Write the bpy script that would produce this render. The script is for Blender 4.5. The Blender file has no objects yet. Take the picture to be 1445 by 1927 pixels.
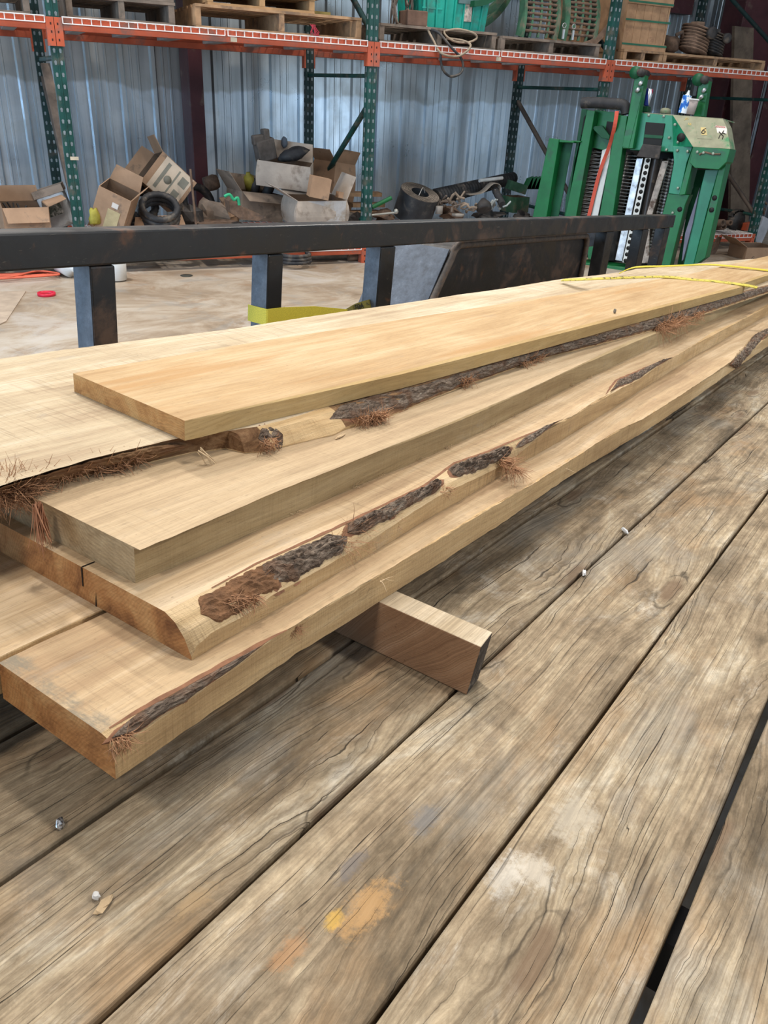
import bpy, math, random
from mathutils import Vector, Matrix, noise, Euler
D = bpy.data; COL = bpy.context.scene.collection
rnd = random.Random(7)
# ------------------------------------------------------------------ camera calibration
FPX, CX, CY = 1505.936, 722.5, 963.5
RB = Matrix(((0.9091403082338689, -0.41404804117651683, 0.04503464824238648), (-0.1560354879586688, -0.43886082945734894, -0.8849034404190707), (0.38615647921785046, 0.7974743832662571, -0.4635922579079343)))
RT = Matrix(((0.5708175921677159, -0.815952127573702, 0.09159367871092641), (-0.29234348671527327, -0.30621316127994064, -0.9059629052196906), (0.7672695499281905, 0.4903627487553416, -0.4133301493795217)))
RM = Matrix(((0.5300986875908045, 0.845727218224502, 0.06116251931332581), (-0.8476014876945013, 0.5305350795725243, 0.01021016165608607), (-0.023813850435727202, -0.05725383565509978, 0.9980755977530978)))
CAM = Vector((0, 0, 1.4))
class Frame:
    def __init__(s, R, O):
        s.R = R; s.O = Vector(O); s.Ri = R.inverted(); s.M4 = Matrix.Translation(s.O) @ R.to_4x4(); s.cam = s.Ri @ (CAM - s.O)
    def ray(s, p):
        v = Vector(((p[0]-CX)/FPX, (p[1]-CY)/FPX, 1)); return s.Ri @ (RB.transposed() @ v)
    def at(s, p, ax, val):
        r = s.ray(p); return s.cam + r*((val - s.cam[ax])/r[ax])
    def X(s, p, v): return s.at(p, 0, v)
    def Y(s, p, v): return s.at(p, 1, v)
    def Z(s, p, v): return s.at(p, 2, v)
BF = Frame(Matrix.Identity(3), (0, 0, 0))
RTW = RB.transposed() @ RT
TF = Frame(RTW, CAM - RTW @ Vector((0, 0, .71)))
MF = Frame(RM, (5.35, 6.22, 0))
# ------------------------------------------------------------------ mesh collector
class G:
    def __init__(s): s.v = []; s.f = []; s.m = []; s.sm = []
    def add(s, vs, fs, m=0, smooth=False):
        b = len(s.v); s.v += [Vector(v) for v in vs]
        for f in fs: s.f.append([b+i for i in f]); s.m.append(m); s.sm.append(smooth)
        return s
    def hexa(s, p, m=0):     # p: 4 bottom + 4 top
        return s.add(p, [(3,2,1,0),(4,5,6,7),(0,1,5,4),(1,2,6,5),(2,3,7,6),(3,0,4,7)], m)
    def box(s, a, b, m=0, R=None, o=None):
        x0,y0,z0 = a; x1,y1,z1 = b
        p = [Vector(q) for q in ((x0,y0,z0),(x1,y0,z0),(x1,y1,z0),(x0,y1,z0),(x0,y0,z1),(x1,y0,z1),(x1,y1,z1),(x0,y1,z1))]
        if R: p = [R @ q for q in p]
        if o: p = [q + Vector(o) for q in p]
        return s.hexa(p, m)
    def prism(s, pts, vec, m=0):
        n = len(pts); vec = Vector(vec); a = [Vector(p) for p in pts]; b = [p+vec for p in a]
        return s.add(a+b, [tuple(range(n-1,-1,-1)), tuple(range(n,2*n))] + [(i,(i+1)%n,n+(i+1)%n,n+i) for i in range(n)], m)
    def tube(s, path, r, n=8, m=0, closed=False, cap=True, smooth=True):
        P = [Vector(p) for p in path]; N = len(P); rr = r if isinstance(r, (list,tuple)) else [r]*N
        vs = []; up = None
        for i in range(N):
            if closed: t = P[(i+1)%N]-P[i-1]
            else: t = P[min(i+1,N-1)]-P[max(i-1,0)]
            if t.length < 1e-9: t = Vector((0,0,1))
            t.normalize()
            if up is None:
                up = Vector((0,0,1)) if abs(t.z) < .9 else Vector((1,0,0))
            a = t.cross(up)
            if a.length < 1e-6: a = t.orthogonal()
            a.normalize(); b = a.cross(t); up = b
            for k in range(n):
                w = 2*math.pi*k/n + (math.pi/4 if n == 4 else 0); vs.append(P[i] + (a*math.cos(w) + b*math.sin(w))*rr[i])
        fs = []
        for i in range(N if closed else N-1):
            j = (i+1)%N
            for k in range(n): fs.append((i*n+k, i*n+(k+1)%n, j*n+(k+1)%n, j*n+k))
        s.add(vs, fs, m, smooth)
        if cap and not closed:
            s.add(vs[:n], [tuple(range(n-1,-1,-1))], m); s.add(vs[-n:], [tuple(range(n))], m)
        return s
    def lathe(s, prof, c, R=None, n=20, m=0, smooth=True, sx=1, sy=1, cap=True):
        c = Vector(c); vs = []
        for r, z in prof:
            for k in range(n):
                w = 2*math.pi*k/n; q = Vector((r*math.cos(w)*sx, r*math.sin(w)*sy, z))
                vs.append(c + (R @ q if R else q))
        fs = [(i*n+k, i*n+(k+1)%n, (i+1)*n+(k+1)%n, (i+1)*n+k) for i in range(len(prof)-1) for k in range(n)]
        s.add(vs, fs, m, smooth)
        if not cap or prof[0] == prof[-1]: return s
        if prof[0][0] > 1e-5: s.add(vs[:n], [tuple(range(n-1,-1,-1))], m)
        if prof[-1][0] > 1e-5: s.add(vs[-n:], [tuple(range(n))], m)
        return s
    def ribbon(s, path, w, side, th=.0015, m=0):
        side = Vector(side).normalized()*w/2; P = [Vector(p) for p in path]; vs = []
        for i, p in enumerate(P):
            t = P[min(i+1,len(P)-1)]-P[max(i-1,0)]; u = t.cross(side).normalized()*th/2
            vs += [p-side-u, p+side-u, p+side+u, p-side+u]
        fs = [(i*4+k, i*4+(k+1)%4, i*4+4+(k+1)%4, i*4+4+k) for i in range(len(P)-1) for k in range(4)]
        s.add(vs, fs, m, False); s.add(vs[:4], [(3,2,1,0)], m); s.add(vs[-4:], [(0,1,2,3)], m)
        return s
    def grid(s, rows, m=0, smooth=True, wrap=False):
        n = len(rows[0]); vs = [p for r in rows for p in r]
        fs = [(i*n+k, i*n+(k+1)%n, (i+1)*n+(k+1)%n, (i+1)*n+k) for i in range(len(rows)-1) for k in range(n if wrap else n-1)]
        return s.add(vs, fs, m, smooth)
    def ball(s, c, r, m=0, R=None, n=12, noise_amp=0, seed=0):
        rx, ry, rz = r if isinstance(r,(list,tuple)) else (r,r,r); vs = []; k = n//2
        for i in range(k+1):
            a = math.pi*i/k
            for j in range(n):
                b = 2*math.pi*j/n; q = Vector((math.sin(a)*math.cos(b), math.sin(a)*math.sin(b), math.cos(a)))
                f = 1 + noise_amp*noise.noise(q*1.7 + Vector((seed*3.1,0,0))); q = Vector((q.x*rx*f, q.y*ry*f, q.z*rz*f))
                vs.append(Vector(c) + (R @ q if R else q))
        fs = [(i*n+j, (i+1)*n+j, (i+1)*n+(j+1)%n, i*n+(j+1)%n) for i in range(k) for j in range(n)]
        return s.add(vs, fs, m, True)
def lerp(a, b, t): return a + (b-a)*t
def smooth_path(pts, k=6):
    P = [Vector(p) for p in pts]; out = []
    for i in range(len(P)-1):
        p0 = P[max(i-1,0)]; p1 = P[i]; p2 = P[i+1]; p3 = P[min(i+2,len(P)-1)]
        for j in range(k):
            t = j/k; out.append(.5*((2*p1) + (p2-p0)*t + (2*p0-5*p1+4*p2-p3)*t*t + (3*p1-p0-3*p2+p3)*t**3))
    out.append(P[-1]); return out
def rot(yaw=0, pitch=0, roll=0):
    return Euler((math.radians(pitch), math.radians(roll), math.radians(yaw)), 'XYZ').to_matrix()
# ------------------------------------------------------------------ objects
def mesh_obj(name, g, mats, off, bevel=0):
    me = D.meshes.new(name); me.from_pydata([v-off for v in g.v], [], g.f)
    if not isinstance(mats, (list, tuple)): mats = [mats]
    for m in mats: me.materials.append(m)
    for p, mi, sm in zip(me.polygons, g.m, g.sm): p.material_index = min(mi, len(mats)-1); p.use_smooth = sm
    me.update(); me.validate()
    o = D.objects.new(name, me); COL.objects.link(o)
    if bevel:
        b = o.modifiers.new('bevel', 'BEVEL'); b.width = bevel; b.segments = 2; b.limit_method = 'ANGLE'; b.angle_limit = .7
    return o
def tag(o, label=None, cat=None, group=None, kind=None):
    if label: o['label'] = label
    if cat: o['category'] = cat
    if group: o['group'] = group
    if kind: o['kind'] = kind
    return o
class T:
    def __init__(s, name, label, cat, frame=BF, loc=(0,0,0), group=None):
        s.o = D.objects.new(name, None); COL.objects.link(s.o); s.o.empty_display_size = .05
        s.F = frame; s.loc = Vector(loc); s.o.matrix_basis = frame.M4 @ Matrix.Translation(s.loc); tag(s.o, label, cat, group)
    def part(s, name, g, mats, parent=None, bevel=0, label=None, kind=None):
        o = mesh_obj(name, g, mats, s.loc, bevel); o.parent = parent or s.o
        return tag(o, label, None, None, kind)
def base_of(g):
    xs = [v.x for v in g.v]; ys = [v.y for v in g.v]; zs = [v.z for v in g.v]
    return Vector(((min(xs)+max(xs))/2, (min(ys)+max(ys))/2, min(zs)))
def single(name, label, cat, g, mats, frame=BF, group=None, bevel=0, kind=None):
    off = base_of(g); o = mesh_obj(name, g, mats, off, bevel); o.matrix_basis = frame.M4 @ Matrix.Translation(off)
    return tag(o, label, cat, group, kind)
def struct(name, g, mats, frame=BF, bevel=0):
    return single(name, None, None, g, mats, frame, None, bevel, 'structure')
# ------------------------------------------------------------------ materials
class N:
    def __init__(s, name, rough=.7, metal=0, spec=.3):
        s.mat = D.materials.new(name); s.mat.use_nodes = True; s.t = s.mat.node_tree; s.b = s.t.nodes['Principled BSDF']
        s.b.inputs['Roughness'].default_value = rough; s.b.inputs['Metallic'].default_value = metal; s.b.inputs['Specular IOR Level'].default_value = spec
    def n(s, typ, props=None, **kw):
        x = s.t.nodes.new('ShaderNode'+typ)
        for k, v in (props or {}).items(): setattr(x, k, v)
        for k, v in kw.items(): s.set(x.inputs[k.replace('_',' ')] if k.replace('_',' ') in x.inputs else x.inputs[int(k[1:])], v)
        return x
    def set(s, inp, v):
        if isinstance(v, bpy.types.NodeSocket): s.t.links.new(v, inp)
        elif isinstance(v, bpy.types.Node): s.t.links.new(v.outputs[0], inp)
        else:
            if isinstance(v, (tuple, list)) and len(v) == 3 and inp.type == 'RGBA': v = (*v, 1)
            inp.default_value = v
    def coord(s, obj=None, which='Object'):
        x = s.t.nodes.new('ShaderNodeTexCoord')
        if obj: x.object = obj
        return x.outputs[which]
    def rand(s, k=37.0):
        r = s.t.nodes.new('ShaderNodeObjectInfo'); m = s.math('MULTIPLY', r.outputs['Random'], k)
        return s.n('CombineXYZ', X=m, Y=s.math('MULTIPLY', m, 1.7), Z=0.0).outputs[0]
    def vadd(s, a, b): return s.n('VectorMath', {'operation':'ADD'}, _0=a, _1=b).outputs[0]
    def vmul(s, a, b): return s.n('VectorMath', {'operation':'MULTIPLY'}, _0=a, _1=b).outputs[0]
    def math(s, op, a, b=0.0, c=None):
        x = s.t.nodes.new('ShaderNodeMath'); x.operation = op; s.set(x.inputs[0], a); s.set(x.inputs[1], b)
        if c is not None: s.set(x.inputs[2], c)
        return x.outputs[0]
    def noise(s, vec, scale=5, detail=4, rough=.5, dist=0):
        return s.n('TexNoise', Vector=vec, Scale=float(scale), Detail=float(detail), Roughness=rough, Distortion=float(dist)).outputs['Fac']
    def vor(s, vec, scale=5, feat='F1', out='Distance'):
        return s.n('TexVoronoi', {'feature': feat}, Vector=vec, Scale=float(scale)).outputs[out]
    def ramp(s, f, stops, interp='LINEAR'):
        x = s.t.nodes.new('ShaderNodeValToRGB'); x.color_ramp.interpolation = interp; e = x.color_ramp.elements
        while len(e) > len(stops): e.remove(e[-1])
        while len(e) < len(stops): e.new(.5)
        for q, (p, c) in zip(e, stops): q.position = p; q.color = (*c, 1) if isinstance(c, (tuple,list)) else (c,c,c,1)
        s.set(x.inputs[0], f); return x.outputs[0]
    def mix(s, f, a, b, mode='MIX'):
        x = s.t.nodes.new('ShaderNodeMix'); x.data_type = 'RGBA'; x.blend_type = mode; s.set(x.inputs[0], f); s.set(x.inputs[6], a); s.set(x.inputs[7], b); return x.outputs[2]
    def step(s, f, lo, hi):
        return s.n('MapRange', {'interpolation_type':'SMOOTHSTEP'}, _0=f, _1=float(lo), _2=float(hi), _3=0.0, _4=1.0).outputs[0]
    def color(s, c): s.set(s.b.inputs['Base Color'], c); return s
    def rough(s, c): s.set(s.b.inputs['Roughness'], c); return s
    def bump(s, h, strength=.5, dist=.01):
        x = s.n('Bump', Height=h, Strength=float(strength), Distance=float(dist)); s.t.links.new(x.outputs[0], s.b.inputs['Normal']); return s
def plain(name, c, rough=.7, metal=0, var=.25, scale=8, spec=.3, dirt=None, dirtamt=.5, bump=.0):
    """painted / cardboard / rubber surface with soft mottling and optional dirt"""
    s = N(name, rough, metal, spec); co = s.coord()
    a = s.noise(co, scale, 5, .6); dk = tuple(x*(1-var) for x in c); lt = tuple(min(1, x*(1+var*.6)) for x in c)
    col = s.ramp(a, [(.3, dk), (.7, lt)])
    if dirt:
        b = s.noise(co, scale*.6+2, 8, .65, .3); col = s.mix(s.step(b, .62-dirtamt*.22, .68), col, dirt)
    s.color(col)
    if bump: s.bump(s.noise(co, scale*6, 5, .6), bump, .004)
    return s.mat
# ================================================================== WOOD MATERIALS
trailer = T('flatbed_trailer', 'black steel flatbed trailer with weathered plank deck and side rail', 'trailer', TF, (0,0,0))
TO = trailer.o
def deck_mat():
    s = N('weathered_deck', .82, 0, .25); co = s.vadd(s.coord(TO), s.rand()); raw = s.coord(TO)
    sp = s.n('SeparateXYZ', Vector=co); Y = sp.outputs['Y']
    # knots bend the grain
    kd = s.n('TexVoronoi', {'voronoi_dimensions': '2D'}, Vector=s.vadd(s.vmul(co, (1.35, 5.3, 0.0)), s.vmul(s.n('TexNoise', Vector=co, Scale=22.0, Detail=4.0).outputs['Color'], (.12,.12,0.0))), Scale=1.0).outputs['Distance']; kn = s.math('SUBTRACT', 1.0, s.step(kd, .0, .42))
    wob = s.noise(s.vmul(co, (1.3, 5.0, 1.0)), 1.0, 3, .55)
    GY = s.math('ADD', s.math('ADD', Y, s.math('MULTIPLY', kn, .03)), s.math('MULTIPLY', wob, .035))
    def field(fx, fy, det, seed, ro=.6, dist=0):
        v = s.n('CombineXYZ', X=s.math('MULTIPLY', sp.outputs['X'], fx), Y=s.math('MULTIPLY', GY, fy), Z=seed).outputs[0]
        return s.noise(v, 1.0, det, ro, dist)
    fine = field(7.0, 300.0, 4, 1.0); med = field(2.2, 85.0, 5, 5.0)
    ringv = field(.5, 26.0, 2, 9.0); ring = s.math('FRACT', s.math('MULTIPLY', ringv, 14.0))
    ringl = s.math('SUBTRACT', 1.0, s.step(ring, .0, .28))
    def lines(freq, wobx, wobf, wob, seed, gx, gy, lo, hi, width):
        n_ = s.math('ADD', s.math('MULTIPLY', field(wobx, wobf, 2, seed, .5), wob), s.math('MULTIPLY', field(wobx*9, wobf*3, 2, seed+3, .5), wob*.09))
        fr_ = s.math('ABSOLUTE', s.math('SUBTRACT', s.math('FRACT', s.math('ADD', s.math('MULTIPLY', GY, freq), n_)), .5))
        gt = s.step(field(gx, gy, 3, seed+7, .55), lo, hi)
        return s.math('SUBTRACT', 1.0, s.n('MapRange', {'interpolation_type':'SMOOTHSTEP'}, _0=fr_, _1=0.0, _2=s.math('MULTIPLY_ADD', gt, width, .0001), _3=0.0, _4=1.0).outputs[0]), gt
    c1, g1_ = lines(17.0, .7, 9.0, 3.0, 13.0, 1.5, 15.0, .55, .68, .024); crack = s.math('MULTIPLY', c1, s.step(g1_, .02, .2))
    c2, g2_ = lines(52.0, 1.1, 22.0, 3.5, 31.0, 2.6, 40.0, .53, .68, .036); crack2 = s.math('MULTIPLY', c2, s.step(g2_, .02, .25))
    c3, g3_ = lines(120.0, 1.6, 50.0, 3.0, 47.0, 3.5, 60.0, .48, .66, .10); crack3 = s.math('MULTIPLY', c3, s.math('MULTIPLY', g3_, .38))
    # blotches
    bl = s.noise(s.vmul(co, (2.6, 6.5, 1.0)), 1.0, 9, .68, .6)
    col = s.ramp(bl, [(.27, (.055,.043,.032)), (.38, (.15,.115,.077)), (.47, (.27,.21,.145)), (.56, (.38,.31,.22)), (.66, (.50,.45,.37)), (.78, (.64,.61,.56))])
    mott = s.noise(s.vmul(co, (30.0, 55.0, 1.0)), 1.0, 8, .8, .4); col = s.mix(.85, col, s.ramp(mott, [(.3, (.58,.55,.52)), (.5, (1.0,.99,.97)), (.7, (1.42,1.44,1.46))]), 'MULTIPLY')
    pale = s.step(s.noise(s.vadd(s.vmul(co, (4.2, 8.0, 3.0)), (5,1,6)), 1.0, 9, .78, .5), .54, .72); col = s.mix(s.math('MULTIPLY', pale, .6), col, (.62,.59,.53))
    warm = s.step(s.noise(s.vmul(co, (3.4, 7.0, 3.0)), 1.0, 6, .6), .52, .68)
    col = s.mix(s.math('MULTIPLY', warm, .5), col, (.36,.225,.115))
    grey = s.step(s.noise(s.vadd(s.vmul(co, (2.4, 5.0, 3.0)), (9,3,1)), 1.0, 7, .65), .5, .66)
    col = s.mix(s.math('MULTIPLY', grey, .5), col, (.30,.29,.265))
    dark = s.step(s.noise(s.vadd(s.vmul(co, (5.0, 13.0, 3.0)), (2,7,4)), 1.0, 9, .72, .4), .55, .7)
    col = s.mix(s.math('MULTIPLY', dark, .55), col, (.075,.062,.052))
    g1 = s.ramp(med, [(.3, .62), (.5, .95), (.7, 1.18)]); col = s.mix(1.0, col, g1, 'MULTIPLY')
    g2 = s.ramp(fine, [(.3, .66), (.55, 1.04), (.75, 1.2)]); col = s.mix(.8, col, g2, 'MULTIPLY')
    col = s.mix(s.math('MULTIPLY', ringl, .42), col, (.13,.092,.058))
    core = s.math('SUBTRACT', 1.0, s.step(kd, .035, .1)); col = s.mix(s.math('MULTIPLY', core, .7), col, (.15,.095,.06))
    edge = s.math('MULTIPLY', s.math('SUBTRACT', 1.0, s.step(s.math('ABSOLUTE', s.math('SUBTRACT', kd, .11)), .0, .014)), .75)
    edge = s.math('MULTIPLY', edge, s.step(s.noise(co, 9.0, 3, .6), .4, .6)); col = s.mix(edge, col, (.04,.03,.022))
    # paint and oil stains at their places on the deck
    def spot(cx, cy, rx, ry, c, amt):
        nonlocal col
        d = s.vmul(s.vadd(raw, (-cx, -cy, 0.0)), (1/rx, 1/ry, 0.0)); L = s.n('VectorMath', {'operation':'LENGTH'}, _0=d).outputs['Value']
        L = s.math('ADD', L, s.math('MULTIPLY', s.math('SUBTRACT', s.noise(raw, 42.0, 9, .85), .5), 3.4))
        m = s.math('SUBTRACT', 1.0, s.step(L, .35, 1.15)); col = s.mix(s.math('MULTIPLY', m, amt), col, c)
    for px, rx, ry, c, a in (((690,1705), .05, .020, (.47,.28,.12), .7), ((630,1728), .016, .009, (.62,.38,.06), .6), ((545,1790), .03, .014, (.42,.23,.11), .6),
                             ((800,1540), .03, .016, (.16,.17,.19), .6), ((660,1630), .03, .012, (.12,.12,.14), .6), ((950,1650), .035, .02, (.55,.53,.5), .6),
                             ((1000,1640), .03, .03, (.66,.62,.56), .5), ((1080,1540), .05, .03, (.56,.52,.45), .5), ((1215,808), .09, .012, (.62,.62,.62), .7),
                             ((370,1690), .03, .014, (.42,.29,.16), .6), ((1180,1510), .05, .03, (.17,.13,.10), .35), ((60,1640), .03, .05, (.09,.085,.08), .4)):
        p = TF.Z(px, 0); spot(p.x, p.y, rx, ry, c, a)
    allc = s.math('MAXIMUM', s.math('MAXIMUM', crack, s.math('MULTIPLY', crack2, .8)), crack3)
    col = s.mix(s.math('MULTIPLY', allc, .93), col, (.022,.017,.013))
    s.color(s.mix(1.0, s.mix(.05, col, (.33,.27,.19)), (1.0,.97,.91), 'MULTIPLY'))
    h = s.math('SUBTRACT', s.math('ADD', s.math('MULTIPLY', med, .35), s.math('ADD', s.math('MULTIPLY', fine, .22), s.math('MULTIPLY', s.noise(co, 60.0, 4, .7), .12))), s.math('MULTIPLY', allc, 1.1))
    s.bump(h, .9, .0045); return s.mat
def sawn_mat(name, dark, mid, light, marks=.25, streak=None, grey=.3, seed=0.0, grain=.5, bump=.35, stain=None):
    s = N(name, .78, 0, .25); raw = s.coord(TO); co = s.vadd(s.vadd(raw, s.rand(11.0)), (seed, seed*.7, 0.0)); sp = s.n('SeparateXYZ', Vector=co); raw_x = s.n('SeparateXYZ', Vector=raw).outputs['X']
    w = s.noise(s.vmul(co, (.8, 3.0, 3.0)), 1.0, 3, .5); GY = s.math('ADD', s.math('ADD', sp.outputs['Y'], s.math('MULTIPLY', sp.outputs['Z'], .9)), s.math('MULTIPLY', w, .12))
    def field(fx, fy, det, sd, ro=.6):
        v = s.n('CombineXYZ', X=s.math('MULTIPLY', sp.outputs['X'], fx), Y=s.math('MULTIPLY', GY, fy), Z=sd).outputs[0]; return s.noise(v, 1.0, det, ro)
    g = field(9.0, 330.0, 4, 1.0); gm = field(2.0, 46.0, 5, 3.0); big = s.noise(s.vmul(co, (2.0, 5.0, 5.0)), 1.0, 5, .6, .4)
    col = s.ramp(s.math('ADD', s.math('MULTIPLY', big, .55), s.math('MULTIPLY', gm, .45)), [(.34, dark), (.5, mid), (.64, light)])
    col = s.mix(grain, col, s.ramp(g, [(.3, .7), (.52, 1.0), (.72, 1.15)]), 'MULTIPLY')
    rv = s.math('FRACT', s.math('MULTIPLY', field(.35, 7.0, 2, 8.0), 16.0)); rl = s.math('SUBTRACT', 1.0, s.step(rv, 0.0, .2))
    col = s.mix(s.math('MULTIPLY', rl, .2), col, dark)
    # rough saw marks run across the board
    mk = s.noise(s.n('CombineXYZ', X=s.math('MULTIPLY', sp.outputs['X'], 210.0), Y=s.math('MULTIPLY', sp.outputs['Y'], 5.0), Z=s.math('MULTIPLY', sp.outputs['Z'], 9.0)).outputs[0], 1.0, 3, .6)
    mask = s.step(s.noise(s.vmul(co, (3.0, 9.0, 3.0)), 1.0, 3, .5), .4, .62)
    mm = s.math('MULTIPLY', s.step(mk, .5, .64), s.math('MULTIPLY', mask, marks)); col = s.mix(mm, col, tuple(c*.62 for c in dark))
    if streak: col = s.mix(s.math('MULTIPLY', s.step(field(1.1, 11.0, 4, 15.0), .56, .68), .7), col, streak)
    gs = s.step(s.noise(s.vmul(co, (5.0, 16.0, 9.0)), 1.0, 9, .75, .3), .57, .72); col = s.mix(s.math('MULTIPLY', gs, grey), col, (.30,.28,.25))
    pore = s.step(field(38.0, 800.0, 2, 25.0, .5), .60, .70); col = s.mix(s.math('MULTIPLY', pore, .42), col, tuple(c*.5 for c in dark))
    if stain:
        d = s.math('SUBTRACT', s.math('ADD', s.math('SUBTRACT', raw_x, stain), s.math('MULTIPLY', s.noise(raw, 34.0, 6, .7), .075)), .035); d = s.math('SUBTRACT', 1.0, s.step(d, .008, .03)); d = s.math('MULTIPLY', d, s.step(s.noise(s.vmul(raw, (60.0,22.0,10.0)), 1.0, 7, .75), .36, .6)); col = s.mix(s.math('MULTIPLY', d, .8), col, (.19,.17,.13))
    spk = s.step(s.noise(co, 130.0, 3, .6), .67, .74); col = s.mix(s.math('MULTIPLY', spk, .4), col, tuple(c*.45 for c in dark))
    s.color(col)
    h = s.math('ADD', s.math('MULTIPLY', g, .35), s.math('ADD', s.math('MULTIPLY', mk, .3*marks/.25), s.math('MULTIPLY', s.noise(co, 240.0, 4, .7), .35)))
    s.bump(h, min(1.0, bump*1.7), .003); return s.mat
def end_mat(name, dark, mid, light, cy=0.0, cz=-.25, freq=210.0):
    s = N(name, .85, 0, .2); co = s.coord(TO); sp = s.n('SeparateXYZ', Vector=co)
    dy = s.math('SUBTRACT', sp.outputs['Y'], cy); dz = s.math('SUBTRACT', sp.outputs['Z'], cz)
    r = s.math('SQRT', s.math('ADD', s.math('MULTIPLY', dy, dy), s.math('MULTIPLY', dz, dz)))
    r = s.math('ADD', r, s.math('MULTIPLY', s.noise(co, 9.0, 3, .5), .07)); ring = s.math('SINE', s.math('MULTIPLY', r, freq*6.28))
    big = s.noise(co, 17.0, 6, .65, .5); col = s.ramp(big, [(.3, dark), (.5, mid), (.7, light)])
    col = s.mix(.3, col, s.ramp(s.math('MULTIPLY_ADD', ring, .5, .5), [(0, .62), (.6, 1.0), (1, 1.1)]), 'MULTIPLY')
    sc = s.noise(s.vmul(co, (1.0, 60.0, 330.0)), 1.0, 3, .6); col = s.mix(.45, col, s.ramp(sc, [(.3,.66),(.6,1.08)]), 'MULTIPLY')
    s.color(col); s.bump(s.math('ADD', s.noise(co, 210.0, 4, .7), s.math('MULTIPLY', sc, .7)), .5, .002); return s.mat
def bark_mat(name='bark', base=((.055,.038,.028), (.19,.14,.105), (.33,.26,.20), (.60,.54,.45)), sc=1.0, crk=.35):
    s = N(name, .9, 0, .15); co = s.coord(TO); v = s.vmul(co, (26.0*sc, 85.0*sc, 85.0*sc)); a = s.noise(v, 1.0, 9, .75, .8)
    col = s.ramp(a, [(.3, base[0]), (.46, base[1]), (.6, base[2]), (.75, base[3])])
    c = s.math('SUBTRACT', 1.0, s.step(s.vor(s.vadd(s.vmul(co, (38.0, 110.0, 110.0)), s.vmul(s.n('TexNoise', Vector=co, Scale=60.0, Detail=3.0).outputs['Color'], (1.6,1.6,1.6))), 1.0, 'DISTANCE_TO_EDGE'), .0, .09))
    col = s.mix(s.math('MULTIPLY', c, crk), col, base[0]); red = s.step(s.noise(co, 22.0, 4, .6), .5, .62); col = s.mix(s.math('MULTIPLY', red, .5), col, (.20,.10,.055))
    s.color(col); s.bump(s.math('SUBTRACT', a, s.math('MULTIPLY', c, crk*.7)), 1.0, .007); return s.mat
TAN = ((.33,.215,.12), (.49,.35,.205), (.62,.475,.315))
M_DECK = deck_mat()
M_TOP = sawn_mat('sawn_oak', *TAN, marks=.3)
M_TOP5 = sawn_mat('smooth_oak', (.365,.225,.105), (.48,.325,.17), (.565,.42,.25), marks=.06, streak=(.43,.245,.10), grey=.2, seed=3.0, bump=.2)
M_TOP4 = sawn_mat('rough_pale_oak', (.36,.26,.165), (.52,.415,.275), (.66,.56,.42), marks=.4, grey=.45, seed=9.0, bump=.5)
M_TOP1 = sawn_mat('sawn_oak_stained', *TAN, marks=.2, stain=.40)
M_TOP3 = sawn_mat('dusty_oak', (.33,.23,.135), (.47,.345,.21), (.57,.435,.28), marks=.12, grey=.25, seed=8.0)
M_SIDE = sawn_mat('sawn_edge', (.36,.225,.105), (.55,.37,.185), (.69,.505,.285), marks=.4, grey=.35, seed=5.0, bump=.55)
M_SIDE3 = sawn_mat('dusty_edge', (.27,.18,.085), (.385,.275,.14), (.48,.36,.20), marks=.16, grey=.3, seed=6.0, bump=.4)
M_SIDE5 = sawn_mat('planed_edge', (.33,.21,.085), (.45,.305,.13), (.53,.385,.19), marks=.02, grey=.08, seed=7.0, bump=.2)
M_END = end_mat('end_grain', (.15,.06,.025), (.42,.20,.075), (.57,.33,.14), .35, -.12)
M_END3 = end_mat('end_grain_pale', (.20,.135,.07), (.36,.255,.14), (.48,.36,.21), .6, .55, 150)
M_END5 = end_mat('end_grain_orange', (.27,.12,.045), (.48,.26,.10), (.56,.36,.16), .9, .18, 260)
M_BARK = bark_mat()
M_WANE = bark_mat('wane', ((.09,.045,.022), (.22,.12,.06), (.36,.22,.115), (.46,.31,.18)), .6, .0)
M_HALO = plain('inner_bark_rim', (.23,.11,.06), .9, var=.35, scale=40)
M_WANE2 = sawn_mat('wane_pale', (.33,.21,.10), (.52,.37,.20), (.66,.50,.31), marks=.5, grey=.5, seed=2.0, bump=.6)
M_FIB = plain('frayed_fibre', (.42,.225,.12), .85, var=.45, scale=30)
M_FIBP = plain('pale_fibre', (.58,.42,.25), .85, var=.3, scale=30)
M_STAIN = plain('grey_stain', (.26,.25,.23), .85, var=.4, scale=30)
def rust_black():
    s = N('black_paint', .42, 0, .45); co = s.coord(); a = s.noise(co, 3.2, 8, .68, .4)
    col = s.mix(s.step(a, .5, .68), (.010,.010,.011), (.10,.06,.04)); sc = s.noise(s.vmul(co, (22.0, 22.0, 90.0)), 1.0, 6, .7, 1.2)
    col = s.mix(s.math('MULTIPLY', s.step(sc, .62, .7), .35), col, (.19,.165,.13)); r2 = s.step(s.noise(co, 9.0, 5, .6), .62, .7)
    col = s.mix(s.math('MULTIPLY', r2, .5), col, (.13,.055,.025)); s.color(col); s.rough(s.ramp(a, [(.4,.34),(.65,.7)])); s.bump(s.noise(co, 40.0, 5, .6), .15, .003); return s.mat
def dust_black():
    s = N('dusty_black', .6, 0, .5); co = s.coord(); a = s.noise(co, 26.0, 7, .7); s.color(s.ramp(a, [(.3,(.045,.052,.066)),(.6,(.095,.112,.14)),(.8,(.19,.21,.245))])); s.bump(s.noise(co, 90.0, 3, .6), .3, .003); return s.mat
M_BLACK = rust_black(); M_DUST = dust_black()
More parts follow.
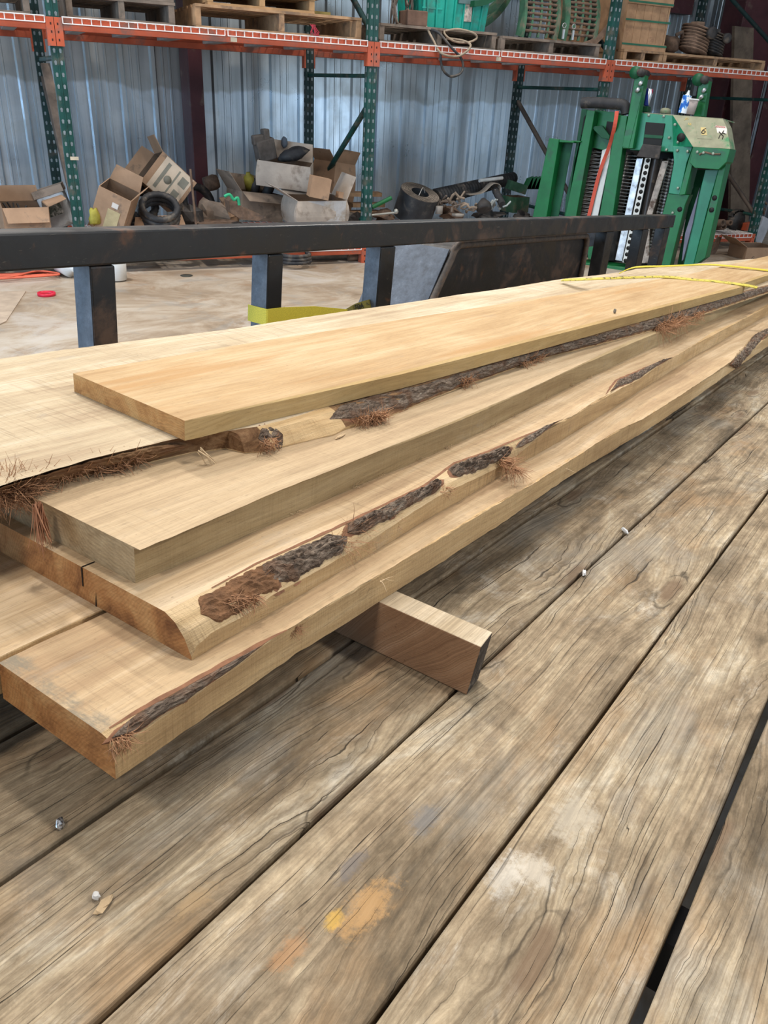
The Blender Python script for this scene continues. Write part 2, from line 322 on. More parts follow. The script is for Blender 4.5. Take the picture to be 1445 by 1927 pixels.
# ================================================================== TRAILER
pitch = .1895; YR = 1.75
edges = [.4125 + pitch*k for k in range(-4, 8)]
for i, y0 in enumerate(edges[:-1]):
    if y0 > YR-.12: break
    g = G(); x0, x1 = -1.0, 8.3; n = 150; gap = .0058; rows_t = []; w0 = y0; w1 = min(y0+pitch-gap, YR-.02)
    rr = random.Random(i)
    if i == 1: w1 = edges[2] - .0105
    z = rr.uniform(-.0015, .0015); prof = []
    for k in range(n+1):
        x = x0 + (x1-x0)*(k/n)**1.5
        a = w0 + .0022*noise.noise(Vector((x*3.1, i*5.3, 0))); b = w1 + .0022*noise.noise(Vector((x*2.7, i*7.1, 9)))
        c = .004; prof.append([Vector((x,a,-.038)), Vector((x,a,z-c)), Vector((x,a+.0012,z-.0012)), Vector((x,a+c,z)), Vector((x,b-c,z)), Vector((x,b-.0012,z-.0012)), Vector((x,b,z-c)), Vector((x,b,-.038))])
    vs = [p for r in prof for p in r]; fs = [(q*8+j, q*8+(j+1)%8, q*8+8+(j+1)%8, q*8+8+j) for q in range(n) for j in range(8)]
    fs = [tuple(reversed(f)) for f in fs]
    g.add(vs, fs, 0, False); g.add(prof[0], [tuple(range(8))], 0); g.add(prof[-1], [tuple(range(7,-1,-1))], 0)
    trailer.part('deck_board', g, M_DECK)
g = G()
for k in range(12): g.box((-.9+.8*k, edges[0], -.115), (-.9+.8*k+.06, YR-.03, -.0395))
trailer.part('cross_member', g, M_BLACK)
# side rail
def post(pxa, pxb):      # lower-left / right pixel of the post's camera-side face
    a = TF.Y(pxa, YR).x; b = TF.Y(pxb, YR).x; return a, b
g = G(); g.box((-1.0, YR, .375), (TF.Y((1270,415), YR).x, YR+.076, .459)); rail = trailer.part('top_rail', g, M_BLACK, bevel=.006)
for pa, pb in (((175,570),(221,570)), ((505,530),(533,530)), ((714,520),(741,520))):
    x0, x1 = post(pa, pb); g = G(); g.box((x0, YR+.002, -.03), (max(x1, x0+.07), YR+.074, .374)); trailer.part('rail_post', g, [M_BLACK, M_DUST], bevel=.005)
    g = G(); g.box((x0-.0012, YR+.006, -.03), (x0-.0002, YR+.07, .374)); trailer.part('dusty_post_face', g, M_DUST)
for pa in ((1150,470), (1214,470), (1257,450)):
    x1 = TF.Y(pa, YR).x; g = G(); g.box((x1-.12, YR+.002, -.03), (x1, YR+.074, .374)); trailer.part('rail_post', g, M_BLACK, bevel=.005)
g = G(); g.box((-1.0, YR-.01, -.16), (8.0, YR+.09, -.002)); trailer.part('side_frame', g, M_BLACK, bevel=.004)
g = G(); g.box((-1.0, edges[0]-.08, -.16), (8.3, edges[0]-.008, -.003)); trailer.part('side_frame', g, M_BLACK, bevel=.004)
# wheel fender behind the rail
YF = YR + .085
def arc(c, a0, a1, r, n=6): return [(c[0]+r*math.cos(math.radians(lerp(a0,a1,i/n))), c[1]+r*math.sin(math.radians(lerp(a0,a1,i/n)))) for i in range(n+1)]
pl = TF.Y((812,560), YF); ptl = TF.Y((848,456), YF); ptr = TF.Y((1103,444), YF)
zt = (ptl.z+ptr.z)/2; xl, xtl, xr = pl.x, ptl.x, ptr.x
outl = [(xl-.12, -.03)] + arc((xtl+.07, zt-.07), 165, 90, .07) + arc((xr-.05, zt-.05), 90, 0, .05) + [(xr, -.03)]
fo = D.objects
def prof_prism(pts, y0, y1, m=0):
    g = G(); g.prism([(x, y0, z) for x, z in pts], (0, y1-y0, 0), m); return g
g = prof_prism(outl, YF, YF+.34); fender = trailer.part('fender', g, [M_BLACK])
g = G(); ins = [(lerp(x, (xl+xr)/2, .0), z) for x, z in outl]
g.tube([(x, YF-.012, z-.004) for x, z in outl], .017, 8, 0); trailer.part('fender_rim', g, plain('rusty_rim', (.13,.10,.08), .7, var=.4, scale=40, dirt=(.20,.12,.07)), fender)
# dusty sloping front sheet of the fender
a = outl[0]; b = outl[1]
g = G(); g.hexa([(a[0]-.008,YF+.0,a[1]), (a[0]-.001,YF,a[1]), (a[0]-.001,YF+.34,a[1]), (a[0]-.008,YF+.34,a[1]), (b[0]-.008,YF,b[1]+.03), (b[0]-.001,YF,b[1]+.03), (b[0]-.001,YF+.34,b[1]+.03), (b[0]-.008,YF+.34,b[1]+.03)])
trailer.part('fender_front_sheet', g, M_DUST, fender)
g = G(); g.box((xr+.01, YF+.2, zt-.12), (xr+.75, YF+.36, zt-.02)); trailer.part('fender_tail_sheet', g, M_DUST, fender, bevel=.01)
# ================================================================== TIMBER STACK
def pw(pts):            # piecewise linear function
    pts = sorted(pts)
    def f(x):
        if x <= pts[0][0]: return pts[0][1]
        for (a, b), (c, d) in zip(pts, pts[1:]):
            if x <= c: return b + (d-b)*(x-a)/max(c-a, 1e-9)
        return pts[-1][1]
    return f
def onz(pxs, z): return pw([(TF.Z(p, z).x, TF.Z(p, z).y) for p in pxs])
def wane_low(pxs, fy):
    out = []
    for p in pxs:
        y = .6
        for _ in range(12): q = TF.Y(p, y); y = fy(q.x)
        out.append((q.x, q.z))
    return pw(out)
def stations(x0, x1):
    xs = []; x = x0; d = .008
    while x < x1: xs.append(x); x += d*(1 if x < 1.5 else 1.5 if x < 3 else 3)
    return xs + [x1]
def plank(name, label, z0, z1, rb, rt, lf, x0, x1, mats, zm=None, shear=0, yref=0, rough=.0012, seed=0, group=None, wmat=None, sagt=None):
    """sawn plank along x. rb/rt: right bottom/top edge y(x); zm: height where the wane starts; wmat(x): material slot of the wane"""
    off = Vector((x0, (rb(x0)+lf(x0))/2, z0)); g = G(); rows = []; xs = stations(x0, x1)
    for x in xs:
        j = lambda k, a=rough: a*(noise.noise(Vector((x*38, k*9.1+seed, 0))) + .8*noise.noise(Vector((x*9, k*4.1+seed, 3))))
        yb = rb(x)+j(1); yt = rt(x)+j(2); yl = lf(x)+j(3); zz = min(zm(x), z1-.0005) if zm else z1-.0025
        zz = max(zz, z0+.002)
        if zm: k = .35; ym = yb; c1 = (lerp(ym,yt,.28)+j(6,.002), lerp(zz,z1,.5)+j(7,.003)); c2 = (lerp(ym,yt,.62)+j(8,.002), lerp(zz,z1,.84)+j(9,.002))
        else: ym = yb; c1 = (lerp(ym,yt,.5)-.0003, z1-.0012); c2 = (lerp(ym,yt,.8), z1-.0003)
        sec = [(yl,z0), (yb,z0+abs(j(4,.0006))), (ym,zz), c1, c2, (yt,z1), (lerp(yl,yt,.5),z1), (yl,z1)]
        rows.append([Vector((x + shear*(y-yref), y, z)) for y, z in sec])
    n = 8; b = 0; g.v = [p for r in rows for p in r]
    mm = [0, 1, 3 if zm else 1, 3 if zm else 1, 3 if zm else 0, 0, 0, 1]
    for i in range(len(rows)-1):
        for k in range(n):
            m = mm[k]
            if m == 3 and wmat: m = wmat(xs[i])
            g.f.append([i*n+k, i*n+n+k, i*n+n+(k+1)%n, i*n+(k+1)%n][::-1]); g.m.append(m); g.sm.append(False)
    g.f.append(list(range(n))[::-1]); g.m.append(2); g.sm.append(False)
    g.f.append([len(g.v)-n+k for k in range(n)]); g.m.append(2); g.sm.append(False)
    t = T(name, label, 'plank', TF, off, group); t.part('board', g, mats); return t
def bark_strip(t, name, xa, xb, low, top, amp=.006, mat=None, seed=0, ny=9, taper=.12, lift=.001, halo=True, wide=0):
    """low/top: x -> (y,z) of the two borders of the strip on the plank's wane"""
    nx = max(8, int((xb-xa)/.004)); nx = min(nx, 260); rows = []
    for i in range(nx+1):
        u = i/nx; x = lerp(xa, xb, u); e = min(1, u/taper, (1-u)/taper); e = math.sin(e*math.pi/2)*(1 - .22*abs(noise.noise(Vector((x*90, seed*3, 1)))) - .2*abs(noise.noise(Vector((x*210, seed*3, 4)))))
        lo = Vector((x, *low(x))); hi = Vector((x, *top(x))); nrm = Vector((0, -(hi.z-lo.z), (hi.y-lo.y)))
        nrm = Vector((0, -abs(nrm.y)-.002, abs(nrm.z)+.002)).normalized(); r = []
        s0 = .5 - .5*e*(.86+wide+.3*noise.noise(Vector((x*25, int(seed), 5)))); s1 = .5 + .5*e*(.95+wide+.25*noise.noise(Vector((x*25, int(seed), 8))))
        for k in range(ny+1):
            v = lerp(s0, s1, k/ny); p = lo.lerp(hi, v); p += nrm*.0035*math.sin(math.pi*min(1,max(0,v)))
            q = Vector((x*60, k*1.1, seed)); d = noise.noise(q)*.6 + .5*noise.noise(q*2.3) + .35
            h = lift + amp*e*math.sin(math.pi*k/ny)**.5*max(.16, d) + (.0012 if halo else 0)
            if k in (0, ny): h = -.002
            r.append(p + nrm*h)
        rows.append(r)
    g = G().grid(rows, 0, False); g.f = [f[::-1] for f in g.f]
    o = t.part(name, g, mat or M_BARK)
    if halo: bark_strip(t, 'inner_bark', xa-.012, xb+.012, low, top, .0006, M_HALO, seed+.3, 5, taper, .0005, False, .16)
    return o
def fibres(t, name, c, n, L, d, spread=.6, r=.0006, mat=None, seed=0, parent=None, box=(.02,.008,.006), curl=.5):
    rr = random.Random(seed); g = G(); d = Vector(d).normalized()
    for _ in range(n):
        p = Vector(c) + Vector((rr.uniform(-1,1)*box[0], rr.uniform(-1,1)*box[1], rr.uniform(-1,1)*box[2]))
        v = (d + Vector([rr.gauss(0, spread) for _ in range(3)])).normalized(); k = rr.randint(4, 7); l = L*rr.uniform(.4, 1.1)/k; path = [p]
        w = Vector([rr.gauss(0, curl) for _ in range(3)])
        for i in range(k): v = (v + w*.35 + Vector((0,0,-.08))).normalized(); path.append(path[-1] + v*l)
        rad = r*rr.uniform(.6, 1.6); g.tube(path, [rad*(1-.75*i/k) for i in range(k+1)], 3, 0, cap=False)
    return t.part(name, g, mat or M_FIB, parent)
Z1, Z2, Z3, Z4, Z5 = .139, .187, .238, .272, .305
def soft(f, w=.3):
    return lambda x: sum(f(x+w*(k-4)/4) for k in range(9))/9 if x > 1.2 else f(x)*max(0,min(1,(1.2-x)/.3)) + (1-max(0,min(1,(1.2-x)/.3)))*sum(f(x+w*(k-4)/4) for k in range(9))/9
# ---- bottom plank
b1b = onz([(218,1467),(461,1298.6),(555,1232),(643.6,1177),(760,1103),(944,985),(1068,899),(1150,849.5),(1230.6,801),(1313,745),(1386,692),(1445,652)], .089)
b1t = onz([(190,1378),(300,1318),(420,1252),(521.8,1194.8),(555,1177),(593.8,1152),(663,1109),(746,1063),(833,1007),(916,956),(999,913),(1063,873),(1121,835.6),(1160,810.6),(1209,789),(1274,748),(1337,706.5),(1376,680),(1417,631),(1445,618)], Z1)
b1z = wane_low([(217,1412),(420,1273),(521.8,1196),(555,1177),(746,1063),(916,956),(1121,835.6),(1274,748),(1366,690),(1385,697),(1415,664),(1445,629)], b1b)
x_end1 = TF.Z((218,1467), .089).x
wm = lambda x: 3 if x < .85 or x > 2.6 else 1
P1 = plank('oak_plank', 'widest-set bottom oak plank, its near corner overhanging the deck, reddish bark line on edge', .089, Z1, b1b, b1t, lambda x: .751, x_end1, 6.8, [M_TOP1, M_SIDE, M_END, M_WANE2], zm=b1z, wmat=wm, seed=1, rough=.0016)
lo = lambda fz, fy: (lambda x: (fy(x), fz(x)))
bk = bark_strip(P1, 'bark', x_end1+.004, .62, lo(b1z, b1b), lambda x: (b1t(x), Z1), .004, seed=1, taper=.2)
fibres(P1, 'frayed_bark', (x_end1+.012, .556, .131), 110, .022, (-.2,-.6,-.3), .5, .0005, seed=4, box=(.012,.006,.005))
fibres(P1, 'frayed_bark', (.69, b1b(.69)+.002, .131), 50, .02, (.2,-.5,-.8), .35, .0004, seed=5, box=(.012,.003,.003))
xk = TF.Z((1366,690), .12).x; bark_strip(P1, 'bark', xk, xk+1.0, lo(b1z, b1b), lambda x: (b1t(x), Z1), .012, seed=2, taper=.15)
for px in ((718,1092), (1066,882)):
    q = TF.Z(px, Z1); fibres(P1, 'splinter', (q.x, q.y, Z1), 3, .03, (.5,-.6,.1), .3, .0009, M_FIBP, seed=int(px[0]), box=(.006,.002,.001), curl=.1)
# grey weathering on the plank's cut end
s = N('end_weathering', .85); co = s.coord(TO); sp = s.n('SeparateXYZ', Vector=co)
# ---- bottom plank, left neighbour
P1b = plank('oak_plank', 'bottom oak plank lying left of the gap, nearest end out of view', .089, Z1, lambda x: .757+.003*math.sin(x*3), lambda x: .758+.003*math.sin(x*3), lambda x: 1.05, .08, 6.8, [M_TOP, M_SIDE, M_END], seed=3)
# ---- second plank, with bark
b2b = onz([(361,1243),(400,1219.7),(538,1138),(643.6,1074),(732,1022),(800,980),(883,932.5),(971.5,877),(1054.5,830),(1150,770.6),(1211,730.7),(1308,670),(1445,592.7)], Z1)
b2t = onz([(307,1153),(400,1105),(483,1060.6),(566,1024.6),(621,999.7),(704.5,959.5),(800,914),(855,872),(916,851),(1043,797),(1082,780),(1121,752.6),(1139,743),(1160,716),(1240,682),(1262,675),(1301,652),(1337,626.6),(1398,600),(1445,572)], Z2)
b2z = wane_low([(361,1238),(366,1219),(400,1190),(469,1154.7),(510.7,1121),(593.8,1077),(677,1030),(760,975),(827.5,932.5),(861,916),(960,869),(1043,798),(1139,744),(1204,714),(1240,687),(1262,675),(1445,572)], b2b)
x_end2 = TF.Z((361,1243), Z1).x
wm2 = lambda x: 3 if x < 2.45 else 1
P2 = plank('oak_plank', 'second oak plank up, split end and long dark bark patches along its front edge', Z1, Z2, b2b, b2t, lambda x: 1.16, x_end2, 6.6, [M_TOP, M_SIDE, M_END, M_WANE2], zm=b2z, wmat=wm2, seed=4, rough=.0014)
xpx = lambda px, z, fy: TF.Z(px, z).x
l2 = lo(b2z, b2b); t2 = lambda x: (b2t(x), Z2)
xa = TF.Z((365,1150), Z2).x
bark_strip(P2, 'inner_bark', xa+.01, TF.Z((500,1080),.17).x, l2, t2, .006, plain('inner_bark', (.21,.105,.05), .9, var=.5, scale=60, bump=.9), 5, 12)
bark_strip(P2, 'bark', TF.Z((455,1080),.175).x, TF.Z((640,1010),.175).x, l2, t2, .013, None, 6, 12, .18)
bark_strip(P2, 'bark', TF.Z((650,1010),.175).x, TF.Z((832,918),.175).x, lambda x: (lerp(b2b(x),b2t(x),.2), lerp(b2z(x),Z2,.35)), t2, .012, None, 7, 12, .08)
bark_strip(P2, 'bark', TF.Z((855,905),.175).x, TF.Z((960,850),.175).x, lambda x: (lerp(b2b(x),b2t(x),.15), lerp(b2z(x),Z2,.25)), t2, .016, None, 8, 12, .08)
bark_strip(P2, 'bark', TF.Z((965,845),.175).x, TF.Z((1045,797),.18).x, l2, t2, .006, None, 9, 8, .4)
bark_strip(P2, 'bark', TF.Z((1140,742),.18).x, TF.Z((1262,675),.18).x, l2, t2, .008, None, 10, 8, .3)
for px, n, L, sd in (((630,1020), 150, .05, 1), ((660,1000), 70, .05, 2), ((722,970), 60, .035, 3), ((830,925), 60, .025, 4), ((945,870), 110, .05, 5), ((963,885), 60, .045, 6), ((470,1130), 60, .02, 7), ((430,1135), 90, .03, 8)):
    q = TF.Z(px, .172); fibres(P2, 'frayed_bark', (q.x, q.y-.002, .174), n, L, (.35,-.55,-.2), .55, .0006, seed=sd+20, box=(.014,.006,.006))
for y in (.7965,):      # split in the cut end
    g = G(); g.add([(x_end2-.0008, y-.0012, Z1+.020), (x_end2-.0008, y+.0012, Z1+.020), (x_end2-.0008, y+.0016, Z2), (x_end2-.0008, y-.0014, Z2)], [(0,1,2,3),(3,2,1,0)])
    g.add([(x_end2, y-.0014, Z2+.0004), (x_end2, y+.0016, Z2+.0004), (x_end2+.2, y+.0008, Z2+.0004), (x_end2+.2, y-.0002, Z2+.0004)], [(0,1,2,3)])
    g.add([(x_end2-.0008, y-.026, Z1), (x_end2-.0008, y-.0235, Z1), (x_end2-.0008, y-.0265, Z1+.024)], [(0,1,2),(2,1,0)])
    P2.part('split', g, plain('split_dark', (.018,.012,.008), 1))
def edge_line(t, xa, xb, fy, z, w, seed):
    rows = []; n = int((xb-xa)/.006)
    for i in range(n+1):
        x = lerp(xa, xb, i/n); e = min(1, i/n*6, (1-i/n)*6); d = w*e*(.55+.6*abs(noise.noise(Vector((x*22, seed, 0))))); rows.append([Vector((x, fy(x)-.0015, z+.0002)), Vector((x, fy(x)+d, z+.0007))])
    g = G().grid(rows, 0, False); g.f = [f[::-1] for f in g.f]; t.part('bark_line', g, M_HALO)
edge_line(P2, TF.Z((395,1105), Z2).x, TF.Z((1043,797), Z2).x, b2t, Z2, .0055, 1); edge_line(P2, TF.Z((1139,743), Z2).x, TF.Z((1262,675), Z2).x, b2t, Z2, .007, 2)
edge_line(P1, x_end1+.01, .67, b1t, Z1, .007, 3)
# ---- third plank
b3b = soft(onz([(254.7,1097.6),(400,1037),(566,962),(704.5,900),(855.7,840),(925,809),(1011,757),(1080.6,726),(1150,690),(1200,667),(1281.5,631),(1385.6,580.5),(1445,552)], Z2))
b3t = soft(onz([(268,1033),(400,978),(513,928),(644.5,876.5),(738,838),(840,798.6),(883,780),(985,736),(1054.5,708),(1115,671),(1200,634),(1250,612),(1445,530)], Z3))
x_end3 = TF.Z((254.7,1097.6), Z2).x
P3 = plank('oak_plank', 'dusty square-edged oak plank, third up, under the live-edge slab', Z2, Z3, b3b, b3t, lambda x: 1.13, x_end3, 6.4, [M_TOP3, M_SIDE3, M_END3], seed=6)
for i, px in enumerate(((565,968),(672,915),(715,896),(850,845),(925,800),(975,785),(1020,750),(1115,712),(1080,728),(790,868))):
    q = TF.Z(px, Z2+.002); fibres(P3, 'sawdust_tuft', (q.x, b3b(q.x)-.001, Z2+.003), 14, .018, (.3,-.6,.5), .7, .0004, M_FIBP, seed=60+i, box=(.014,.003,.002), curl=.8)
# ---- live-edge slab
b4b = onz([(0,936),(83,917),(166,895),(277,872.6),(360,853),(426.5,845),(451,854),(489,852),(560,835),(630.6,819),(651,808),(700,797),(738,782),(840,740),(1011,678),(1115,652),(1200,631),(1264.5,612),(1337,588),(1410,563.6),(1445,552)], Z3)
b4t = onz([(0,915.5),(69,893),(166,864),(249,845),(332,825.5),(489,802),(547.6,786.5),(651,752),(755,729),(840,706),(894,690),(1046,648),(1204,605),(1313,573),(1398,548),(1445,536)], Z4)
b4z = wane_low([(0,934),(166,893),(332,858),(426,843),(470,850),(495,850),(560,833),(632,817),(660,800),(740,780),(840,738),(1011,676),(1115,650),(1264,610),(1410,561),(1445,550)], b4b)
b4l = onz([(0,675),(160,653),(450,617),(634,588),(736,574),(867,554),(934.5,545),(1055.6,525),(1123,518),(1175,511),(1196,506),(1258,502),(1328,494),(1445,485)], Z4)
P4 = plank('oak_slab', 'broad live-edge oak slab with frayed bark edge, under the top board', Z3, Z4, b4b, b4t, b4l, .12, 6.9, [M_TOP4, M_SIDE, M_END, M_WANE, M_SIDE], zm=b4z, wmat=lambda x: 4 if .93 < x < 1.12 else 3, seed=7, rough=.0025)
l4 = lambda x: (b4b(x)-.001, b4z(x)); t4 = lambda x: (b4t(x), Z4-.002)
kx = TF.Z((470,830), Z3).x; bark_strip(P4, 'bark', kx-.022, kx+.03, l4, lambda x: (b4t(x), Z4), .014, None, 11, 12, .35)
bark_strip(P4, 'bark', TF.Z((632,817), Z3).x, 6.2, l4, t4, .010, M_BARK, 12, 10, .02)
bark_strip(P4, 'bark', .2, TF.Z((340,853), Z3).x, l4, t4, .006, M_WANE, 13, 10, .1, halo=False)
for px, n, L, sd in (((20,925),200,.05,1), ((60,925),240,.05,2), ((85,915),160,.04,3), ((190,860),70,.035,4), ((220,850),70,.035,5), ((120,880),50,.03,6), ((470,815),60,.02,7), ((715,775),130,.03,8), ((700,785),60,.03,9), ((1245,598),90,.05,10), ((1290,600),90,.07,11), ((1275,612),110,.075,12), ((1330,590),40,.05,13), ((1000,670),60,.05,14), ((880,712),50,.03,15)):
    q = TF.Z(px, Z4-.012); x = q.x; fibres(P4, 'frayed_bark', (x, b4b(x)-.006, Z4-.018), int(n*1.4), L, (.1,-.6,-.9), .45, .0008 if px[0] < 1000 else .0009, seed=sd+90, box=(.022 if px[0] < 1000 else .07,.006,.008), curl=1.6)
q = TF.Z((66,975), .225); fibres(P4, 'hanging_fibre', (q.x-.004, q.y-.014, .245), 60, .055, (-.1,-.25,-1), .12, .0012, plain('red_fibre', (.42,.2,.11), .85, var=.3), 200, box=(.006,.003,.01), curl=.1)
q = TF.Z((372,845), .262); fibres(P4, 'pale_splinter', (q.x, q.y-.004, .262), 5, .045, (.5,-.8,-.5), .15, .0017, M_FIBP, 201, box=(.006,.002,.003), curl=.12)
# ---- top board
b5b = onz([(347,830),(755,731),(1397,552)], Z4+.0005)
b5t = onz([(348.6,791.7),(755,697),(1396.5,534.5)], Z5)
step_x = TF.Z((1396,535), Z5).x
b5bb = lambda x: b5b(x) if x < step_x else b5b(step_x)+.03
b5tt = lambda x: b5t(x) if x < step_x else b5t(step_x)+.03
b5l = onz([(135,703),(450,649),(1150,540),(1300,515)], Z5)
x_end5 = TF.Z((347,830), Z4).x
P5 = plank('oak_board', 'smooth square-edged oak board on top of the stack, orange end grain', Z4+.0004, Z5, b5bb, b5tt, b5l, x_end5, 6.7, [M_TOP5, M_SIDE5, M_END5], shear=.085, yref=b5b(x_end5), seed=9, rough=.0006)
# ---- dunnage block and far support
xd = .881
def block(label, x0, y0, y1, w=.046):
    g = G(); n = 8
    rows = []; ys = [y0 + .0] + [lerp(y0, y1, i/n) for i in range(1, n+1)]
    g.box((x0, y0, .0006), (x0+w, y1, .0886), 0)
    g.f[4-2] = g.f[2]; 
    for i, v in enumerate(g.v):
        if abs(v.y-y0) < 1e-6: v.y += (.010 if v.z < .04 else .0) + (.006 if v.x > x0+.01 else 0)
    g.m[2] = 1; g.m[1] = 2
    t = T('dunnage_block', label, 'timber block', TF, (x0+w/2, (y0+y1)/2, .0006)); t.part('timber', g, [M_DUN, M_DUNE, M_DUNT], bevel=.0015); return t
M_DUN = sawn_mat('dunnage_side', (.20,.105,.055), (.31,.175,.095), (.40,.25,.15), marks=.05, grey=.12, seed=12.0, grain=1.0, bump=.8)
M_DUNT = sawn_mat('dunnage_top', (.40,.31,.20), (.56,.46,.33), (.68,.60,.47), marks=.1, grey=.4, seed=13.0, grain=.9)
M_DUNE = plain('dunnage_end', (.075,.06,.05), .95, var=.6, scale=60, dirt=(.25,.21,.16), bump=1.0)
block('reddish squared timber block sticking out from under the oak stack', xd, .380, 1.3)
block('squared timber block hidden under the far half of the oak stack', 3.6, .68, 1.3, .08)
# ---- yellow ratchet straps
def strap_mat(name, c, blk=True):
    s = N(name, .6); co = s.coord(); w = s.noise(s.vmul(co, (1.0,1.0,1.0)), 400.0, 2, .5); col = s.mix(s.step(w, .4, .6), tuple(x*.8 for x in c), c)
    if blk: col = s.mix(s.math('MULTIPLY', s.step(s.noise(s.vmul(co, (1.0,1.0,1.0)), 60.0, 3, .7), .56, .6), .85), col, (.03,.03,.02))
    s.color(col); return s.mat
M_STRAP = strap_mat('yellow_webbing', (.62,.52,.09)); M_STRAPC = strap_mat('clean_yellow_webbing', (.68,.56,.06), False); M_STRAPD = strap_mat('olive_webbing', (.22,.19,.04), True)
pts = [TF.Z(p, Z5+d) for p, d in (((1058,527),-.02), ((1110,525),.012), ((1170,523),.010), ((1250,521),.006), ((1300,526),.003), ((1350,530),.003), ((1398,536),.004), ((1425,541),-.002))]
g = G().ribbon(smooth_path(pts, 5), .038, (1,.1,.12), .003); single('ratchet_strap', 'yellow strap with black print pulled across the top board nearest the notch', 'strap', g, M_STRAP, TF)
pts = [TF.Z(p, Z5+d) for p, d in (((1166,514),-.02), ((1195,503),.01), ((1250,501),.012), ((1330,498),.010), ((1385,502),.010), ((1445,509),.006), ((1500,516),.004))]
g = G().ribbon(smooth_path(pts, 5), .034, (1,.1,.1), .003); single('ratchet_strap', 'thin yellow strap lying across the far end of the stack behind the printed strap', 'strap', g, M_STRAPC, TF)
# strap tied around the second rail post
x0, x1 = post((505,530), (533,530)); x1 = max(x1, x0+.07)
zp = lambda p: TF.Y(p, YR-.004)
a = zp((505,597)); zs = a.z
t = T('tie_down_strap', 'yellow strap wrapped low round the middle rail post, olive tail printed ERA', 'strap', TF, (x0+.03, YR, zs-.03))
g = G().ribbon([(x0-.004, YR+.08, zs), (x0-.005, YR+.0, zs), (x0-.003, YR-.004, zs), (x1-.0, YR-.004, zs-.001), (x1+.14, YR-.02, zs-.008), (x1+.3, YR-.04, zs-.03)], .052, (0,0,1), .002)
t.part('front_webbing', g, M_STRAPC)
e = [TF.Y(p, YR+.03) for p in ((536,588), (600,594), (640,596), (672,580), (702,571))]
g = G().ribbon(smooth_path(e, 5), .036, (.0,.35,1), .002); tail = t.part('tail_webbing', g, M_STRAPD, label='olive strap tail with dark lettering')
def text_obj(s, size, mat, frame, M, ext=.0004):
    cu = D.curves.new('t', 'FONT'); cu.body = s; cu.size = size; cu.extrude = ext; cu.align_x = 'CENTER'; cu.align_y = 'CENTER'
    o = D.objects.new('t', cu); COL.objects.link(o); dg = bpy.context.evaluated_depsgraph_get(); me = D.meshes.new_from_object(o.evaluated_get(dg)); D.objects.remove(o)
    g = G(); g.add([M @ v.co for v in me.vertices], [tuple(p.vertices) for p in me.polygons]); return g
def plane_M(o, xdir, zdir):     # text plane: local x along xdir, local y along zdir
    x = Vector(xdir).normalized(); z = Vector(zdir); z = (z - x*z.dot(x)).normalized(); n = x.cross(z)
    m = Matrix((x, z, n)).transposed().to_4x4(); m.translation = Vector(o); return m
o_ = TF.Y((676,578), YR+.024); dirx = TF.Y((695,571), YR+.024)-TF.Y((655,585), YR+.024)
t.part('strap_lettering', text_obj('ERA', .032, None, TF, plane_M(o_, dirx, (0,.2,1))), plain('strap_print', (.02,.02,.015), .7), tail)
# ---- small debris on the deck
def chip(px, L, w, h, yaw, name, label, mat, seed, z=0.0):
    p = TF.Z(px, z); rr = random.Random(seed); g = G(); g.ball((0,0,0), (L, w, h), 0, rot(yaw), 9, .5, seed)
    g.v = [Vector((v.x+p.x, v.y+p.y, max(0, v.z+h*.7)+z+.0008)) for v in g.v]; g.sm = [False]*len(g.sm); single(name, label, 'debris', g, mat, TF)
M_FOIL = N('foil', .35, .9); M_FOIL.color((.6,.62,.65)); c_ = M_FOIL.coord(); M_FOIL.color(M_FOIL.ramp(M_FOIL.noise(c_, 300, 4, .7), [(.4,(.1,.1,.11)),(.55,(.8,.82,.85))])); M_FOIL = M_FOIL.mat
chip((114,1556), .009, .005, .005, 35, 'crumpled_foil', 'small crumpled silver foil scrap on the deck left of the stack', M_FOIL, 1)
chip((195,1707), .014, .006, .003, 10, 'wood_chip', 'curled pale wood chip lying on the deck near the lower left', M_FIBP, 2)
chip((181,1690), .005, .004, .004, 60, 'lint_scrap', 'tiny white lint scrap next to the curled wood chip', plain('lint', (.7,.68,.65)), 3)
chip((1098,1082), .012, .004, .005, 20, 'paper_scrap', 'torn white paper scrap caught in the deck gap beyond the block', plain('paper', (.75,.75,.75)), 4)
chip((1175,1002), .014, .004, .005, 50, 'paper_scrap', 'thin white scrap at the deck gap farthest up the deck', plain('paper2', (.72,.74,.76)), 5)
chip((640,823), .02, .0035, .0022, 12, 'wood_sliver', 'flat pale sliver lying on the third plank below the live edge', M_FIBP, 6, Z3)
chip((1156,590), .006, .004, .008, 50, 'wood_chip', 'small grey wood chip standing on the top board', plain('grey_chip', (.2,.17,.13)), 7, Z5)
# ================================================================== BUILDING
def conc_mat():
    s = N('concrete_floor', .55, 0, .4); co = s.coord(); a = s.noise(s.vmul(co, (1.0, 1.6, 1.0)), 1.3, 9, .68, .8)
    col = s.ramp(a, [(.32, (.27,.21,.15)), (.45, (.43,.35,.27)), (.54, (.56,.49,.41)), (.66, (.68,.64,.58))])
    b = s.noise(co, 3.4, 8, .7, .5); col = s.mix(s.math('MULTIPLY', s.step(b, .52, .68), .6), col, (.36,.36,.35)); c = s.noise(co, 1.1, 7, .7, 1.0)
    col = s.mix(s.math('MULTIPLY', s.step(c, .53, .64), .45), col, (.72,.72,.73)); d = s.noise(s.vadd(co, (4,9,0)), 2.2, 8, .7, .7); col = s.mix(s.math('MULTIPLY', s.step(d, .56, .66), .5), col, (.37,.23,.13))
    s.color(s.mix(1.0, col, (.70,.655,.60), 'MULTIPLY')); s.rough(s.ramp(a, [(.3,.65),(.7,.42)])); s.bump(s.noise(co, 30, 6, .7), .2, .005); return s.mat
